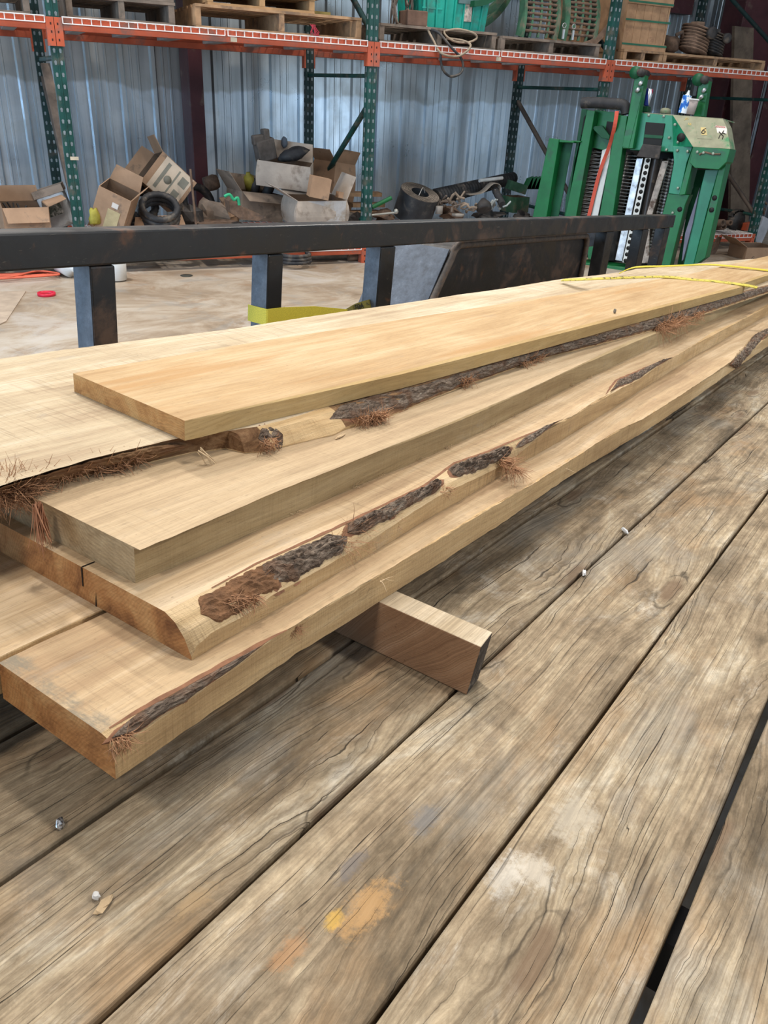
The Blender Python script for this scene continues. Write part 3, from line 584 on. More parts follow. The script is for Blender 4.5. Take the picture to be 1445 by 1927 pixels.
def wall_mat():
    s = N('galvanised_sheet', .3, .72, .5); co = s.coord(); sp = s.n('SeparateXYZ', Vector=co)
    v = s.n('CombineXYZ', X=s.math('MULTIPLY', sp.outputs['X'], 9.0), Y=0.0, Z=s.math('MULTIPLY', sp.outputs['Z'], .7)).outputs[0]
    a = s.noise(v, 1.0, 5, .6); b = s.noise(co, 2.0, 7, .7, .5); col = s.ramp(a, [(.3,(.36,.42,.47)),(.5,(.52,.59,.65)),(.7,(.68,.74,.79))])
    col = s.mix(s.math('MULTIPLY', s.step(b, .5, .7), .35), col, (.36,.36,.33)); col = s.mix(s.math('MULTIPLY', s.step(s.noise(co, 7.0, 6, .7), .55, .7), .3), col, (.40,.43,.42))
    # rack beam's shadow painted as a grey band on the upper sheets
    z = s.math('ADD', sp.outputs['Z'], s.math('MULTIPLY', s.noise(s.vmul(co, (2.2,1.0,.5)), 1.0, 4, .6), .28))
    band = s.math('MULTIPLY', s.step(z, 1.46, 1.50), .55); col = s.mix(band, col, (.27,.265,.24)); s.color(col)
    s.rough(s.ramp(b, [(.3,.24),(.7,.42)])); return s.mat
g = G(); g.box((-3.0, -4.0, -.1), (10.5, 11.0, 0)); struct('floor', g, conc_mat())
M_WALL = wall_mat()
YW = 9.15
def sheet(x0, x1, y, z0, z1, flip=False, axis=0):
    g = G(); prof = []; x = x0; per = .305
    while x < x1:
        for dx, dy in ((0,0),(.05,0),(.066,-.036),(.10,-.036),(.116,0),(.165,0),(.17,-.008),(.185,-.008),(.19,0),(.235,0),(.24,-.008),(.255,-.008),(.26,0)): prof.append((x+dx, dy))
        x += per
    for i in range(len(prof)-1):
        (a, da), (b, db) = prof[i], prof[i+1]
        if axis == 0: g.add([(a,y+da,z0),(b,y+db,z0),(b,y+db,z1),(a,y+da,z1)], [(0,1,2,3)])
        else: g.add([(y+da,a,z0),(y+db,b,z0),(y+db,b,z1),(y+da,a,z1)], [(3,2,1,0)])
    return g
struct('wall_back', sheet(-3.0, 9.5, YW, 0, 5.5), M_WALL)
struct('wall_right', sheet(-4.0, 9.2, 9.7, 0, 5.5, axis=1), M_WALL)
M_MAR = plain('maroon_steel', (.075,.022,.026), .45, var=.35, scale=3, dirt=(.12,.075,.06), dirtamt=.3)
g = G(); q = [BF.Y(p, 8.75) for p in ((363,300), (388,300))]
g.box((q[0].x, 8.72, 0), (q[1].x, 9.1, 5.5)); g.box((q[0].x-.0, 8.7, 0), (q[1].x, 8.719, 5.5)); struct('trim_1', g, M_MAR, bevel=.004)
a = BF.Y((1333,300), 8.6).x; b = BF.Y((1372,300), 8.6).x
g = G(); g.box((a+.02, 8.55, 0), (b+.25, 8.57, 5.5)); g.box((a+.12, 8.571, 0), (a+.14, 9.0, 5.5)); g.box((b+.28, 8.5, 0), (b+.5, 8.52, 5.5)); struct('trim_2', g, M_MAR, bevel=.003)
g = G(); g.box((-3.0, YW-.18, 2.42), (8.2, YW-.035, 2.62)); struct('trim_3', g, M_MAR)
# tall board leaning in the corner
pts = [BF.Y(p, 8.3) for p in ((1383,395), (1418,395), (1432,52), (1396,48))]
g = G(); g.prism([(p.x, 8.3 + .12*(p.z/2.5), max(p.z, .0)) for p in pts], (0, .045, 0)); 
for v in g.v:
    if v.z < .5: v.z = .0
tallb = single('leaning_plank', 'tall grey-brown wide plank standing upright behind the green machine', 'plank', g, plain('old_plank', (.17,.125,.09), .85, var=.4, scale=6, dirt=(.10,.07,.055)))
# ================================================================== PALLET RACK
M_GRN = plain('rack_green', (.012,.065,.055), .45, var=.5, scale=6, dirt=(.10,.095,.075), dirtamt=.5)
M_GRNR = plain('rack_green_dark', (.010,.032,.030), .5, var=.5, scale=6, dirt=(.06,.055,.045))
M_HOLE = plain('hole_light', (.20,.23,.24), .6, var=.4); M_ORG = plain('rack_orange', (.50,.10,.045), .45, var=.25, scale=5, dirt=(.25,.11,.08), dirtamt=.5)
M_WIRE = plain('white_wire', (.80,.74,.70), .4, var=.1); M_CHAN = plain('deck_channel', (.42,.42,.41), .45, var=.3)
YFr, YRr = 7.0, 8.42; UPX = [BF.Y(p, YFr).x for p in ((127,250), (697,250), (1150,100))]
UPX = [UPX[0], UPX[1], UPX[2], UPX[2]+ (UPX[2]-UPX[1])]
rack = T('pallet_rack', 'dark green pallet rack with orange beams and white wire decks along the metal wall', 'rack', BF, (UPX[0], YFr, 0))
URX = [BF.Y(p, YRr).x for p in ((88,200), (583,250), (968,250), (1316,60))]
def upright(x, y, rear):
    g = G(); w = .041; g.box((x-w, y, 0), (x+w, y+.006, 4.4)); g.box((x-w, y+.006, 0), (x-w+.006, y+.07, 4.4)); g.box((x+w-.006, y+.006, 0), (x+w, y+.07, 4.4))
    g.box((x-.004, y-.004, 0), (x+.004, y-.0005, 4.4))
    z = .1
    while z < 3.0:
        for sx in (-.021, .021):
            g.add([(x+sx-.006, y-.001, z), (x+sx+.006, y-.001, z), (x+sx+.009, y-.001, z+.022), (x+sx, y-.001, z+.03), (x+sx-.009, y-.001, z+.022)], [(0,1,2,3,4)], 1)
        z += .0762
    z = .1
    while z < 3.0:
        g.add([(x-w-.0005, y+.028, z), (x-w-.0005, y+.028, z+.036), (x-w-.0005, y+.05, z+.036), (x-w-.0005, y+.05, z)], [(0,1,2,3)], 1); z += .0762
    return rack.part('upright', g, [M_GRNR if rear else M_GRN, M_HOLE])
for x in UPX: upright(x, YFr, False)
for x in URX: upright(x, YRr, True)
for i, (xf, xr) in enumerate(zip(UPX, URX)):
    for z in (.35, 1.52, 2.9):
        g = G().tube([(xf, YFr+.07, z), (xr, YRr, z)], .022, 4); rack.part('horizontal_brace', g, M_GRN)
    a, b = ((.5, 1.25), (1.7, 2.8))[0]if 0 else (.25, 1.25), (1.7, 2.8)
    g = G().tube([(xf, YFr+.07, 1.30), (xr, YRr, .36)] if i in (1,) else [(xf, YFr+.07, .36), (xr, YRr, 1.38)], .024, 4); rack.part('diagonal_brace', g, M_GRN if i == 1 else plain('brace_dusty', (.13,.10,.08), .7))
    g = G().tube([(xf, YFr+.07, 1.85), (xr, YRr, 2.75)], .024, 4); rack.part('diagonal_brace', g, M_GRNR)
ZB = 1.690; HB = .078
def beam(x0, x1, y, z, name='beam', mat=None):
    g = G(); g.box((x0, y-.0, z), (x1, y+.04, z+HB)); g.box((x0, y-.012, z), (x1, y-.0005, z+HB-.03)); b = rack.part(name, g, M_ORG, bevel=.003)
    for x in (x0, x1):
        s = 1 if x == x0 else -1; g = G(); g.box((x-.041 if s > 0 else x-.012, y-.018, z-.10), (x+.012 if s > 0 else x+.041, y-.013, z+HB)); g.box((x+.009*s-.003, y-.013, z-.10), (x+.009*s+.003, y+.06, z+HB))
        for k in range(3): g.add([(x-s*.02-.005, y-.0185, z-.07+k*.05), (x-s*.02+.005, y-.0185, z-.07+k*.05), (x-s*.02+.005, y-.0185, z-.055+k*.05), (x-s*.02-.005, y-.0185, z-.055+k*.05)], [(0,1,2,3)], 1)
        rack.part('beam_connector', g, [M_ORG, plain('slot', (.05,.015,.01))], b)
bays = [(UPX[0]-2.46, UPX[0]), (UPX[0], UPX[1]), (UPX[1], UPX[2]), (UPX[2], UPX[3])]
rbays = [(URX[0]-2.4, URX[0]), (URX[0], URX[1]), (URX[1], URX[2]), (URX[2], URX[3])]
for (a, b), (c, d) in zip(bays, rbays):
    for z in (.078, ZB):
        beam(a+.043, b-.043, YFr-.0, z); beam(c+.043, d-.043, YRr+.02, z-.012 if z > 1 else z, 'beam')
        m = (a+b)/2
        for p, q in ((a+.06, m-.012), (m+.012, b-.06)):
            g = G(); zt = z+HB+.004; n = int(round((q-p)/.064)); r = .0032
            for k in range(n+1):
                x = lerp(p, q, k/n); g.box((x-r, YFr-.022, zt-r), (x+r, YRr+.03, zt+r)); g.box((x-r, YFr-.0215, zt-.041), (x+r, YFr-.0215+2*r, zt-r))
            for k in range(14): y = lerp(YFr+.06, YRr, k/13); g.box((p, y-r, zt-3*r), (q, y+r, zt-r))
            g.box((p, YFr-.024, zt-.043), (q, YFr-.024+2*r, zt-.043+2*r)); g.box((p, YFr-.026, zt-r), (q, YFr-.02, zt+r)); wd = rack.part('wire_deck', g, M_WIRE)
            for k in range(3):
                x = lerp(p, q, (k+.5)/3); g = G(); g.box((x-.05, YFr+.042, zt-.05), (x+.05, YRr+.018, zt-.012)); rack.part('support_channel', g, M_CHAN, wd)
for px, zz in (((440,77), ZB), ((938,113), ZB)):
    q = BF.Y(px, YFr-.014); g = G(); g.box((q.x-.025, YFr-.0155, ZB+.005), (q.x+.025, YFr-.0135, ZB+.035)); rack.part('paper_label', g, plain('label_paper', (.62,.52,.38), .8))
q = BF.Y((140,298), YFr-.002); g = G(); g.box((q.x-.03, YFr-.006, q.z-.012), (q.x+.03, YFr-.003, q.z+.012)); rack.part('paper_label', g, plain('label_paper', (.62,.52,.38), .8))
# dusty board strapped diagonally in the first upright frame
a = BF.Y((85,120), YFr+.7); b = BF.Y((150,420), YFr+.12)
g = G().ribbon([a, (lerp(a.x,b.x,.3), YFr+.5, lerp(a.z,b.z,.3)), (lerp(a.x,b.x,.6), YFr+.3, lerp(a.z,b.z,.62)), b], .07, (1,.2,0), .02)
single('leaning_board', 'long thin dusty board leaning between the leftmost rack uprights', 'board', g, plain('dusty_board', (.20,.145,.11), .85, var=.4, scale=12))
ZD = ZB+HB+.0078; ZL = .078+HB+.0078
# ================================================================== HELPERS FOR STORED THINGS
def ppm(p): return FPX/((RB @ (Vector(p)-CAM)).z)
CARD = [plain('cardboard', (.36,.225,.14), .85, var=.2, scale=6, dirt=(.20,.14,.10), dirtamt=.3), plain('cardboard_grey', (.33,.25,.19), .85, var=.25, scale=6, dirt=(.18,.14,.11)), plain('cardboard_pale', (.44,.37,.31), .85, var=.2, scale=6, dirt=(.25,.2,.16))]
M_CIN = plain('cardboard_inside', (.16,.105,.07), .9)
def carton(px, Y, w, d, h, R, label, group=None, mat=0, flaps=(60,60,60,60), open_=True, name='cardboard_box', lift=0, zbase=None, cat='box', bulge=0, fl=.45):
    """carton whose base centre shows at pixel px on plane Y"""
    o = BF.Y(px, Y); 
    if zbase is not None: o.z = zbase
    t = T(name, label, cat, BF, o, group); g = G(); th = .006
    def P(x, y, z):
        b = 1 + bulge*math.sin(math.pi*min(max(z/h,0),1)); return o + R @ Vector((x*b, y*b, z))
    C = [(-w/2,-d/2), (w/2,-d/2), (w/2,d/2), (-w/2,d/2)]; K = 5
    for i in range(4):
        a, b = C[i], C[(i+1)%4]
        for k in range(K):
            z0, z1 = h*k/K, h*(k+1)/K; s = 1-2*th/w
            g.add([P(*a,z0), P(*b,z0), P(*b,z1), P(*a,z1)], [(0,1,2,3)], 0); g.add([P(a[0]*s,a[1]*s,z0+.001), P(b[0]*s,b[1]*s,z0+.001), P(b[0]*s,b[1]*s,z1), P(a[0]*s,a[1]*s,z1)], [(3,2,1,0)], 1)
        s = 1-2*th/w; g.add([P(*a,h), P(*b,h), P(b[0]*s,b[1]*s,h), P(a[0]*s,a[1]*s,h)], [(0,1,2,3)], 0)
    g.add([P(*c,0) for c in C], [(3,2,1,0)], 0)
    if not open_: g.add([P(*c,h-.0005) for c in C], [(0,1,2,3)], 0); g.add([P(-w/2,-.004,h+.0005), P(w/2,-.004,h+.0005), P(w/2,.004,h+.0005), P(-w/2,.004,h+.0005)], [(0,1,2,3)], 1)
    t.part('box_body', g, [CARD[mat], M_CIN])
    for i, fa in enumerate(flaps if open_ else ()):
        if fa is None: continue
        a, b = Vector((*C[i],h)), Vector((*C[(i+1)%4],h)); e = (b-a).normalized(); out = Vector((e.y, -e.x, 0)); f = (d if i in (0,2) else w)*fl; an = math.radians(fa)
        dv = out*math.sin(an)*f + Vector((0,0,math.cos(an)*f)); nrm = dv.cross(e).normalized()*.004
        pts = [a+e*.004, b-e*.004, b+dv-e*.02, a+dv+e*.02]; g = G(); g.hexa([o+R@p for p in pts] + [o+R@(p+nrm) for p in pts]); t.part('flap', g, CARD[mat])
    t.R = R; t.org = o; return t
def pallet(x0, x1, y0, y1, z, label, mat, h=.13, group='wooden pallets on the upper rack level', tops=7):
    t = T('pallet', label, 'pallet', BF, ((x0+x1)/2, (y0+y1)/2, z), group); rr = random.Random(int(x0*100))
    for k in range(3):
        x = lerp(x0+.02, x1-.02, k/2); g = G(); g.box((x-.022, y0+.004, z+.018), (x+.022, y1-.004, z+h-.02)); t.part('stringer', g, mat, bevel=.002)
    for k in range(tops):
        y = lerp(y0, y1-.09, k/(tops-1)); g = G(); j = rr.uniform(-.01,.01); g.box((x0+j, y, z+h-.0195), (x1+j, y+.09, z+h)); t.part('deck_board', g, mat)
    for y in (y0, (y0+y1)/2-.05, y1-.1): g = G(); g.box((x0, y, z), (x1, y+.1, z+.0175)); t.part('bottom_board', g, mat)
    return t
def xpix(p, Y): return BF.Y(p, Y).x
def solid(px, Y, name, label, cat, r, mat, seed, R=None, amp=.3, zbase=None, group=None, n=14):
    o = BF.Y(px, Y); g = G().ball(o, r, 0, R, n, amp, seed)
    return single(name, label, cat, g, mat, BF, group)
M_PWD = plain('pallet_wood', (.40,.245,.135), .85, var=.4, scale=9, dirt=(.18,.12,.08)); M_PGR = plain('pallet_grey', (.21,.165,.13), .9, var=.4, scale=9, dirt=(.12,.1,.08)); M_POR = plain('pallet_orange', (.40,.24,.115), .85, var=.3, scale=9)
M_DK = plain('dark_iron', (.045,.04,.038), .6, var=.5, scale=14, dirt=(.13,.1,.075)); M_BRN = plain('rusty_iron', (.15,.095,.065), .85, var=.5, scale=16, dirt=(.08,.06,.05)); M_RUB = plain('rubber', (.035,.035,.038), .6, var=.4, scale=10, dirt=(.14,.115,.09), dirtamt=.6)
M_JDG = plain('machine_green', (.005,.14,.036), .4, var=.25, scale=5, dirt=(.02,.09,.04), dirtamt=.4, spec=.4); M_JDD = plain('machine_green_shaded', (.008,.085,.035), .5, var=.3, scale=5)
M_OLDG = plain('faded_green', (.05,.13,.075), .7, var=.4, scale=9, dirt=(.17,.14,.10), dirtamt=.7)
# ================================================================== UPPER LEVEL
pallet(xpix((-80,30),7.1), xpix((58,30),7.1), 7.1, 8.1, ZD, 'grey pallet cut off by the left picture edge', M_PGR, .14)
pallet(xpix((128,40),7.1), xpix((330,50),7.1), 7.1, 8.1, ZD, 'weathered grey pallet under the green-strapped crate', M_PGR, .15)
def crate(x0, x1, y0, y1, z, h, mat, name, label, strap=None, cat='crate', planks=5):
    t = T(name, label, cat, BF, ((x0+x1)/2,(y0+y1)/2,z)); th = .018
    for nm, a, b in (('side_panel', (x0,y0,z), (x0+th,y1,z+h)), ('side_panel', (x1-th,y0,z), (x1,y1,z+h)), ('back_panel', (x0+th,y1-th,z), (x1-th,y1,z+h))): t.part(nm, G().box(a, b), mat)
    for k in range(planks):
        a = lerp(x0+th, x1-th, k/planks); b = lerp(x0+th, x1-th, (k+1)/planks)-.003; t.part('front_plank', G().box((a,y0+.003,z+.001), (b,y0+th,z+h-.001)), mat)
    for zz in (z, z+h-.06): t.part('rail_board', G().box((x0-.012,y0-.018,zz), (x1+.012,y0+.0025,zz+.06)), mat)
    for zz in (strap or ()): t.part('strapping', G().box((x0-.015,y0-.021,zz), (x1+.015,y0-.0185,zz+.016)), M_STP)
    t.part('lid', G().box((x0+th,y0+th,z+h-.03),(x1-th,y1-th,z+h-.015)), mat); return t
M_STP = plain('green_strapping', (.03,.14,.08), .5); M_CRW = plain('crate_wood', (.42,.25,.14), .8, var=.25, scale=9, dirt=(.3,.17,.1))
crate(xpix((135,10),7.15), xpix((322,10),7.15), 7.12, 8.0, ZD+.151, .62, M_PGR, 'crate', 'grey wooden crate with green strap at the top left of the rack', [ZD+.19])
x0, x1 = xpix((370,60),7.1), xpix((680,60),7.1)
pallet(x0, x1, 7.1, 8.1, ZD, 'wide tan pallet under the orange pallet and carton', M_PWD, .16)
x2, x3 = xpix((392,20),7.12), xpix((592,20),7.12)
pallet(x2, x3, 7.12, 8.0, ZD+.1605, 'orange-tan pallet stacked on the wide pallet below a carton', M_POR, .11)
o = BF.Y((490,10), 7.5); carton((490,10), 7.55, x3-x2-.03, .8, .5, rot(0), 'large sealed brown carton on the orange pallet', zbase=ZD+.271, open_=False)
g = G().box((xpix((600,45),7.2), 7.3, ZD+.1605), (xpix((630,45),7.2), 7.6, ZD+.195)); single('yellow_packet', 'small yellow packet on the free end of the wide tan pallet', 'packet', g, plain('yellow_packet', (.5,.38,.12)))
# red wrap hanging off the tan pallet
q = BF.Y((592,60), 7.08); fg = G()
for k in range(8): fg.tube([(q.x+rnd.uniform(-.04,.04), 7.085, q.z+.05), (q.x+rnd.uniform(-.04,.05), 7.075, q.z-.0), (q.x+rnd.uniform(-.04,.08), 7.08, q.z-.07)], .004, 4)
single('red_wrap', 'shred of red plastic wrap hanging off the wide tan pallet', 'plastic wrap', fg, plain('red_wrap', (.35,.03,.05)))
x4, x5 = xpix((712,70),7.15), xpix((930,80),7.15)
pallet(x4, x5, 7.12, 8.1, ZD, 'low dark pallet under the teal tote and belts', M_PGR, .14); zt = ZD+.1405
# teal tote
def tote(x0, x1, y0, y1, z, h):
    t = T('storage_tote', 'teal plastic tote with attached lid and torn sticker on the upper rack', 'tote', BF, ((x0+x1)/2,(y0+y1)/2,z)); tp = .03; g = G()
    B = [(x0+tp,y0+tp,z),(x1-tp,y0+tp,z),(x1-tp,y1-tp,z),(x0+tp,y1-tp,z)]; U = [(x0,y0,z+h),(x1,y0,z+h),(x1,y1,z+h),(x0,y1,z+h)]; g.hexa([Vector(p) for p in B]+[Vector(p) for p in U])
    t.part('tub', g, M_TEAL); g = G()
    for f in (.06,.2,.34,.48,.62,.76,.9): x = lerp(x0,x1,f); g.hexa([Vector(p) for p in ((x-.006+tp*(1-2*f),y0+tp-.012,z),(x+.006+tp*(1-2*f),y0+tp-.012,z),(x+.006+tp*(1-2*f),y0+tp,z),(x-.006+tp*(1-2*f),y0+tp,z),(x-.006,y0-.012,z+h-.03),(x+.006,y0-.012,z+h-.03),(x+.006,y0,z+h-.03),(x-.006,y0,z+h-.03))])
    for zz in (.35,.65): g.box((x0-.012+tp*(1-zz), y0+tp*(1-zz)-.008, z+h*zz), (x0+.3*(x1-x0), y0+tp*(1-zz), z+h*zz+.012))
    t.part('rib', g, M_TEAL); t.part('rim', G().box((x0-.02,y0-.02,z+h-.02),(x1+.02,y1+.02,z+h+.012)), M_TEAL, bevel=.004)
    a = lerp(x0,x1,.62); t.part('sticker', G().box((a,y0+.002,z+.07),(a+.07,y0+.016,z+h-.04)), plain('torn_sticker', (.5,.42,.36), .8, var=.5, scale=50, dirt=(.05,.25,.2)))
    lab = t.part('tape_label', G().box((a-.07,y0-.0135+.004,z+h*.5),(a+.16,y0+.013,z+h*.5+.05)), plain('dark_tape', (.10,.16,.16), .6))
M_TEAL = plain('teal_plastic', (.012,.36,.27), .45, var=.2, scale=6, dirt=(.05,.22,.17), dirtamt=.4)
tote(xpix((788,40),7.25), xpix((916,40),7.25), 7.2, 7.75, zt, .40)
# belts
g = G(); q = BF.Y((755,30), 7.3)
for k in range(7):
    r = .1 + .011*k; pth = [(q.x + (r*.55)*math.cos(a)+.004*k, 7.3+.05*math.sin(a*2+k)+.01*k, zt+.16+(r*1.5)*math.sin(a)) for a in [2*math.pi*j/28 for j in range(28)]]; pth = [(x, y, max(zz, zt+.012)) for x, y, zz in pth]; g.tube(pth, .009, 5, closed=True)
single('belt_bundle', 'bundle of dusty tan drive belts standing beside the teal tote', 'belts', g, plain('dusty_belt', (.20,.155,.125), .8, var=.4, scale=14))
x, y = xpix((780,50),7.2), 7.2
g = G().box((xpix((762,50),7.2), 7.16, zt), (xpix((800,50),7.2), 7.34, zt+.115)); single('wooden_block', 'small brown block between the belt bundle and the teal tote', 'block', g, plain('brown_block', (.17,.10,.07), .85, var=.4), bevel=.008)
def belt(pxs, Ys, w, label, mat, grp=None):
    path = smooth_path([BF.Y(p, y) for p, y in zip(pxs, Ys)], 5); g = G().tube(path, w, 5)
    return single('drive_belt', label, 'belt', g, mat, BF, grp)
M_B1 = plain('tan_belt', (.32,.25,.18), .8, var=.3, scale=20)
belt([(802,50),(815,75),(830,100),(860,106),(880,95),(885,84),(870,76),(840,72)], [7.15,7.08,6.93,6.93,6.93,6.95,7.06,7.1], .010, 'tan belt looping over the orange beam below the teal tote', M_B1)
belt([(838,58),(862,55),(890,62),(897,72),(880,80),(855,78),(838,66),(836,58)], [7.12,7.08,7.06,7.06,7.04,7.04,7.06,7.12], .009, 'pale flat belt loop lying in front of the teal tote', M_B1)
belt([(808,55),(826,62),(850,90),(868,110),(871,130),(862,141),(846,143),(833,130),(829,108),(830,98)], [7.14,7.06,6.95,6.94,6.94,6.94,6.94,6.94,6.94,6.95], .011, 'dark belt hanging lowest beneath the orange beam', M_RUB)
# green tool parts (curved concave frames) on a flat pallet
x6, x7 = xpix((936,95),7.1), xpix((1124,105),7.1)
pallet(x6+.02, x7, 7.08, 8.0, ZD, 'dark flat pallet under the curved green grates', M_PGR, .12); zg = ZD+.1205
def band(cx, y0, y1, cz, r, a0, a1, th, mat, name, label):
    g = G(); n = 12; pts = [(cx+r*math.cos(math.radians(lerp(a0,a1,i/n))), cz+r*math.sin(math.radians(lerp(a0,a1,i/n)))) for i in range(n+1)] + [(cx+(r-th)*math.cos(math.radians(lerp(a1,a0,i/n))), cz+(r-th)*math.sin(math.radians(lerp(a1,a0,i/n)))) for i in range(n+1)]
    g.prism([(x, y0, z) for x, z in pts], (0, y1-y0, 0)); mz = min(v.z for v in g.v)
    for v in g.v: v.z += zg - mz + .001 if mz < zg else 0
    return single(name, label, 'machine part', g, mat)
xa = xpix((905,60),7.15)
for k, lb in enumerate(('innermost dark green curved arm beside the teal tote', 'middle dark green curved arm beside the teal tote', 'outermost green curved arm touching the grates')):
    band(xa-.12+.02*k, 7.12+.15*k, 7.2+.15*k, zg+.62, .42+.095*k, -88, -18, .045, M_OLDG if k else M_JDD, 'concave_band', lb)
def grate(pa, label, lean):
    xa_, xb_ = xpix((pa[0],80), 7.15), xpix((pa[1],80), 7.15); t = T('curved_grate', label, 'machine part', BF, ((xa_+xb_)/2, 7.3, zg)); n = 9; W = xb_-xa_-.06
    def P(u, v): a = v*1.15; return Vector((xa_+.03 + u*W + lean*v, 7.14+.42*(1-math.cos(a)), zg+.012+.50*math.sin(a)*.98))
    for u in (0, 1):
        g = G(); rows = [P(u, i/n) for i in range(n+1)]; g.ribbon([r+Vector((0,.02,0)) for r in rows], .10, (0,1,.2), .03); t.part('side_rail', g, M_OLDG)
    for k in range(1, 4): g = G().ribbon([P(k/4, i/n) for i in range(n+1)], .02, (1,0,0), .02); t.part('rib', g, M_OLDG)
    for i in range(1, 12):
        g = G().tube([P(0, i/12), P(1, i/12)], .014, 5); t.part('cross_bar', g, M_BRN)
    return t
grate((972,1045), 'left curved green grate with rusty bars on the dark pallet', .10)
grate((1052,1118), 'right curved green grate with two clips hanging in front', .12)
for k, px in enumerate(((1060,60),(1078,62))):
    q = BF.Y(px, 7.06); g = G().box((q.x-.009, 7.05, q.z-.055), (q.x+.009, 7.065, q.z+.02)); g.tube([(q.x+.02*math.cos(a), 7.057, q.z+.05+.02*math.sin(a)) for a in [j*.785 for j in range(8)]], .004, 4, closed=True)
    single('snap_clip', ('left','right')[k]+' of two pale spring clips hanging before the right green grate', 'clip', g, plain('zinc', (.45,.45,.44), .4, .6))
# wooden crates with straps and bent bar
xc0, xc1 = xpix((1168,80),7.2), xpix((1247,85),7.2)
pallet(xpix((1172,112),7.1), xpix((1245,120),7.1), 7.1, 8.1, ZD, 'tan pallet under the green-strapped wooden crate', M_PWD, .10)
crate(xc0, xc1, 7.18, 7.75, ZD+.1005, .44, M_CRW, 'crate', 'reddish wooden crate with green straps near the far upright', [ZD+.14, ZD+.34, ZD+.49], planks=5)
crate(xpix((1108,60),7.4), xpix((1163,60),7.4), 7.8, 8.15, ZD+.1005, .44, M_CRW, 'crate', 'second wooden crate half hidden behind the bent bracket', [ZD+.55], planks=3)
pth = smooth_path([BF.Y(p, 7.12) for p in ((1095,88),(1112,82),(1130,68),(1145,48),(1154,25))], 4); g = G().ribbon(pth, .07, (.0,.3,1), .025); mz = min(v.z for v in g.v)
for v in g.v: v.z = max(v.z, zg+.001)
single('bent_bracket', 'dusty bent iron bracket leaning against the crate by the upright', 'bracket', g, M_BRN)
# finned gearboxes
pallet(xpix((1248,112),7.1), xpix((1438,130),7.1), 7.1, 8.1, ZD, 'rightmost tan pallet, carrying the finned gearbox', M_PWD, .10); zf = ZD+.1005
def gearbox(px, label, mat, s=1.0, dark=False):
    o = BF.Y(px, 7.3); o.z = zf; t = T('finned_gearbox', label, 'gearbox', BF, o); R = rot(0, 0, 15)
    g = G().lathe([(0,-.10*s),(.09*s,-.10*s),(.12*s,-.06*s),(.12*s,.06*s),(.09*s,.1*s),(0,.1*s)], o+Vector((0,0,.14*s)), rot(0,90,0), 18); t.part('housing', g, mat)
    for k in range(8):
        zz = .04+.028*k; g = G().lathe([(0,0),(.15*s,0),(.15*s,.008),(0,.008)], o+Vector((.0,0,zz*s)), R, 16); t.part('fin', g, mat)
    g = G().lathe([(.03*s,0),(.055*s,0),(.055*s,.05*s),(.03*s,.05*s)], o+Vector((.05*s,-.14*s,.2*s)), rot(0,90,0), 14); t.part('bearing_seat', g, M_DK)
    g = G().box((-.05*s,-.05*s,.24*s),(.05*s,.05*s,.3*s), o=o); t.part('mount_flange', g, mat, bevel=.008); return t
gearbox((1302,100), 'rusty tan gearbox with horizontal cooling fins on the right pallet', plain('tan_rust', (.24,.15,.10), .85, var=.5, scale=16), 1.0)
gearbox((1336,102), 'darker finned gearbox partly behind the rear upright', M_DK, .85)
t_ = BF.Y((1268,95), 7.35); g = G().ball((t_.x, 7.42, zf+.09), (.11,.1,.088), 0, None, 12, .3, 3); g.tube([(t_.x-.03,7.33,zf+.17),(t_.x+.02,7.3,zf+.2),(t_.x+.06,7.33,zf+.16)], .02, 6); single('pump_casting', 'lumpy dark pump casting left of the finned gearboxes', 'machine part', g, M_BRN)
# ================================================================== LOWER LEVEL AND FLOOR CLUTTER
YL = 7.25
M_YEL = plain('yellow_glove', (.42,.36,.06), .7, var=.4); 
t = carton((48,432), 7.2, .34, .26, .19, rot(8,4,0), 'open brown carton at the far left with flap folded toward the rail', flaps=(150,70,20,10), mat=0)
g = G()
for k in range(9): a = Vector((t.org.x+rnd.uniform(-.1,.06), t.org.y+rnd.uniform(-.08,.05), t.org.z+.1)); g.tube([a, a+Vector((rnd.uniform(-.06,.06), rnd.uniform(-.03,.03), rnd.uniform(.04,.12)))], .008, 6)
single('scrap_rods', 'short dark metal rods poking out of the leftmost carton', 'scrap metal', g, M_DK)
# white feed bag / pail
o = BF.Y((122,425), 7.36)
t = T('plastic_jug', 'dirty white plastic container with printed label leaning on the left upright', 'container', BF, o); R = rot(-10, 0, -18)
g = G().box((-.11,-.08,0),(.11,.08,.27), 0, R, o); t.part('body', g, plain('dirty_white', (.50,.52,.54), .6, var=.3, scale=9, dirt=(.28,.24,.2)), bevel=.02)
g = G().box((-.12,-.085,.255),(.12,.085,.31), 0, R, o); t.part('cardboard_top', g, CARD[1]); g = G().box((-.07,-.0825,.1),(.05,-.0805,.2), 0, R, o); t.part('label', g, plain('print', (.12,.15,.13), .6, var=.6, scale=50, dirt=(.7,.72,.7), dirtamt=.9))
t = carton((205,428), 7.15, .26, .27, .33, rot(-22, 8, 24), 'brown carton tipped on its corner with yellow gloves inside, right of the upright', flaps=(None,30,10,None), mat=0)
g = G().box((-.02,-.139,.04),(.08,-.137,.2), 0, t.R, t.org); t.part('shipping_label', g, plain('tan_label', (.45,.36,.2), .7, var=.3)); g = G().box((.0,-.139,.22),(.05,-.137,.26), 0, t.R, t.org); t.part('shipping_label', g, plain('white_label', (.6,.55,.5), .7))
solid((178,408), 7.02, 'yellow_glove', 'crumpled yellow rubber glove spilling from the tipped carton', 'glove', (.045,.03,.07), M_YEL, 3, None, .5)
t = carton((342,372), 7.5, .31, .26, .36, rot(14, -12, -46), 'pale-printed carton lying tilted on the black hoses, its flaps open', flaps=(None,25,15,95), mat=0)
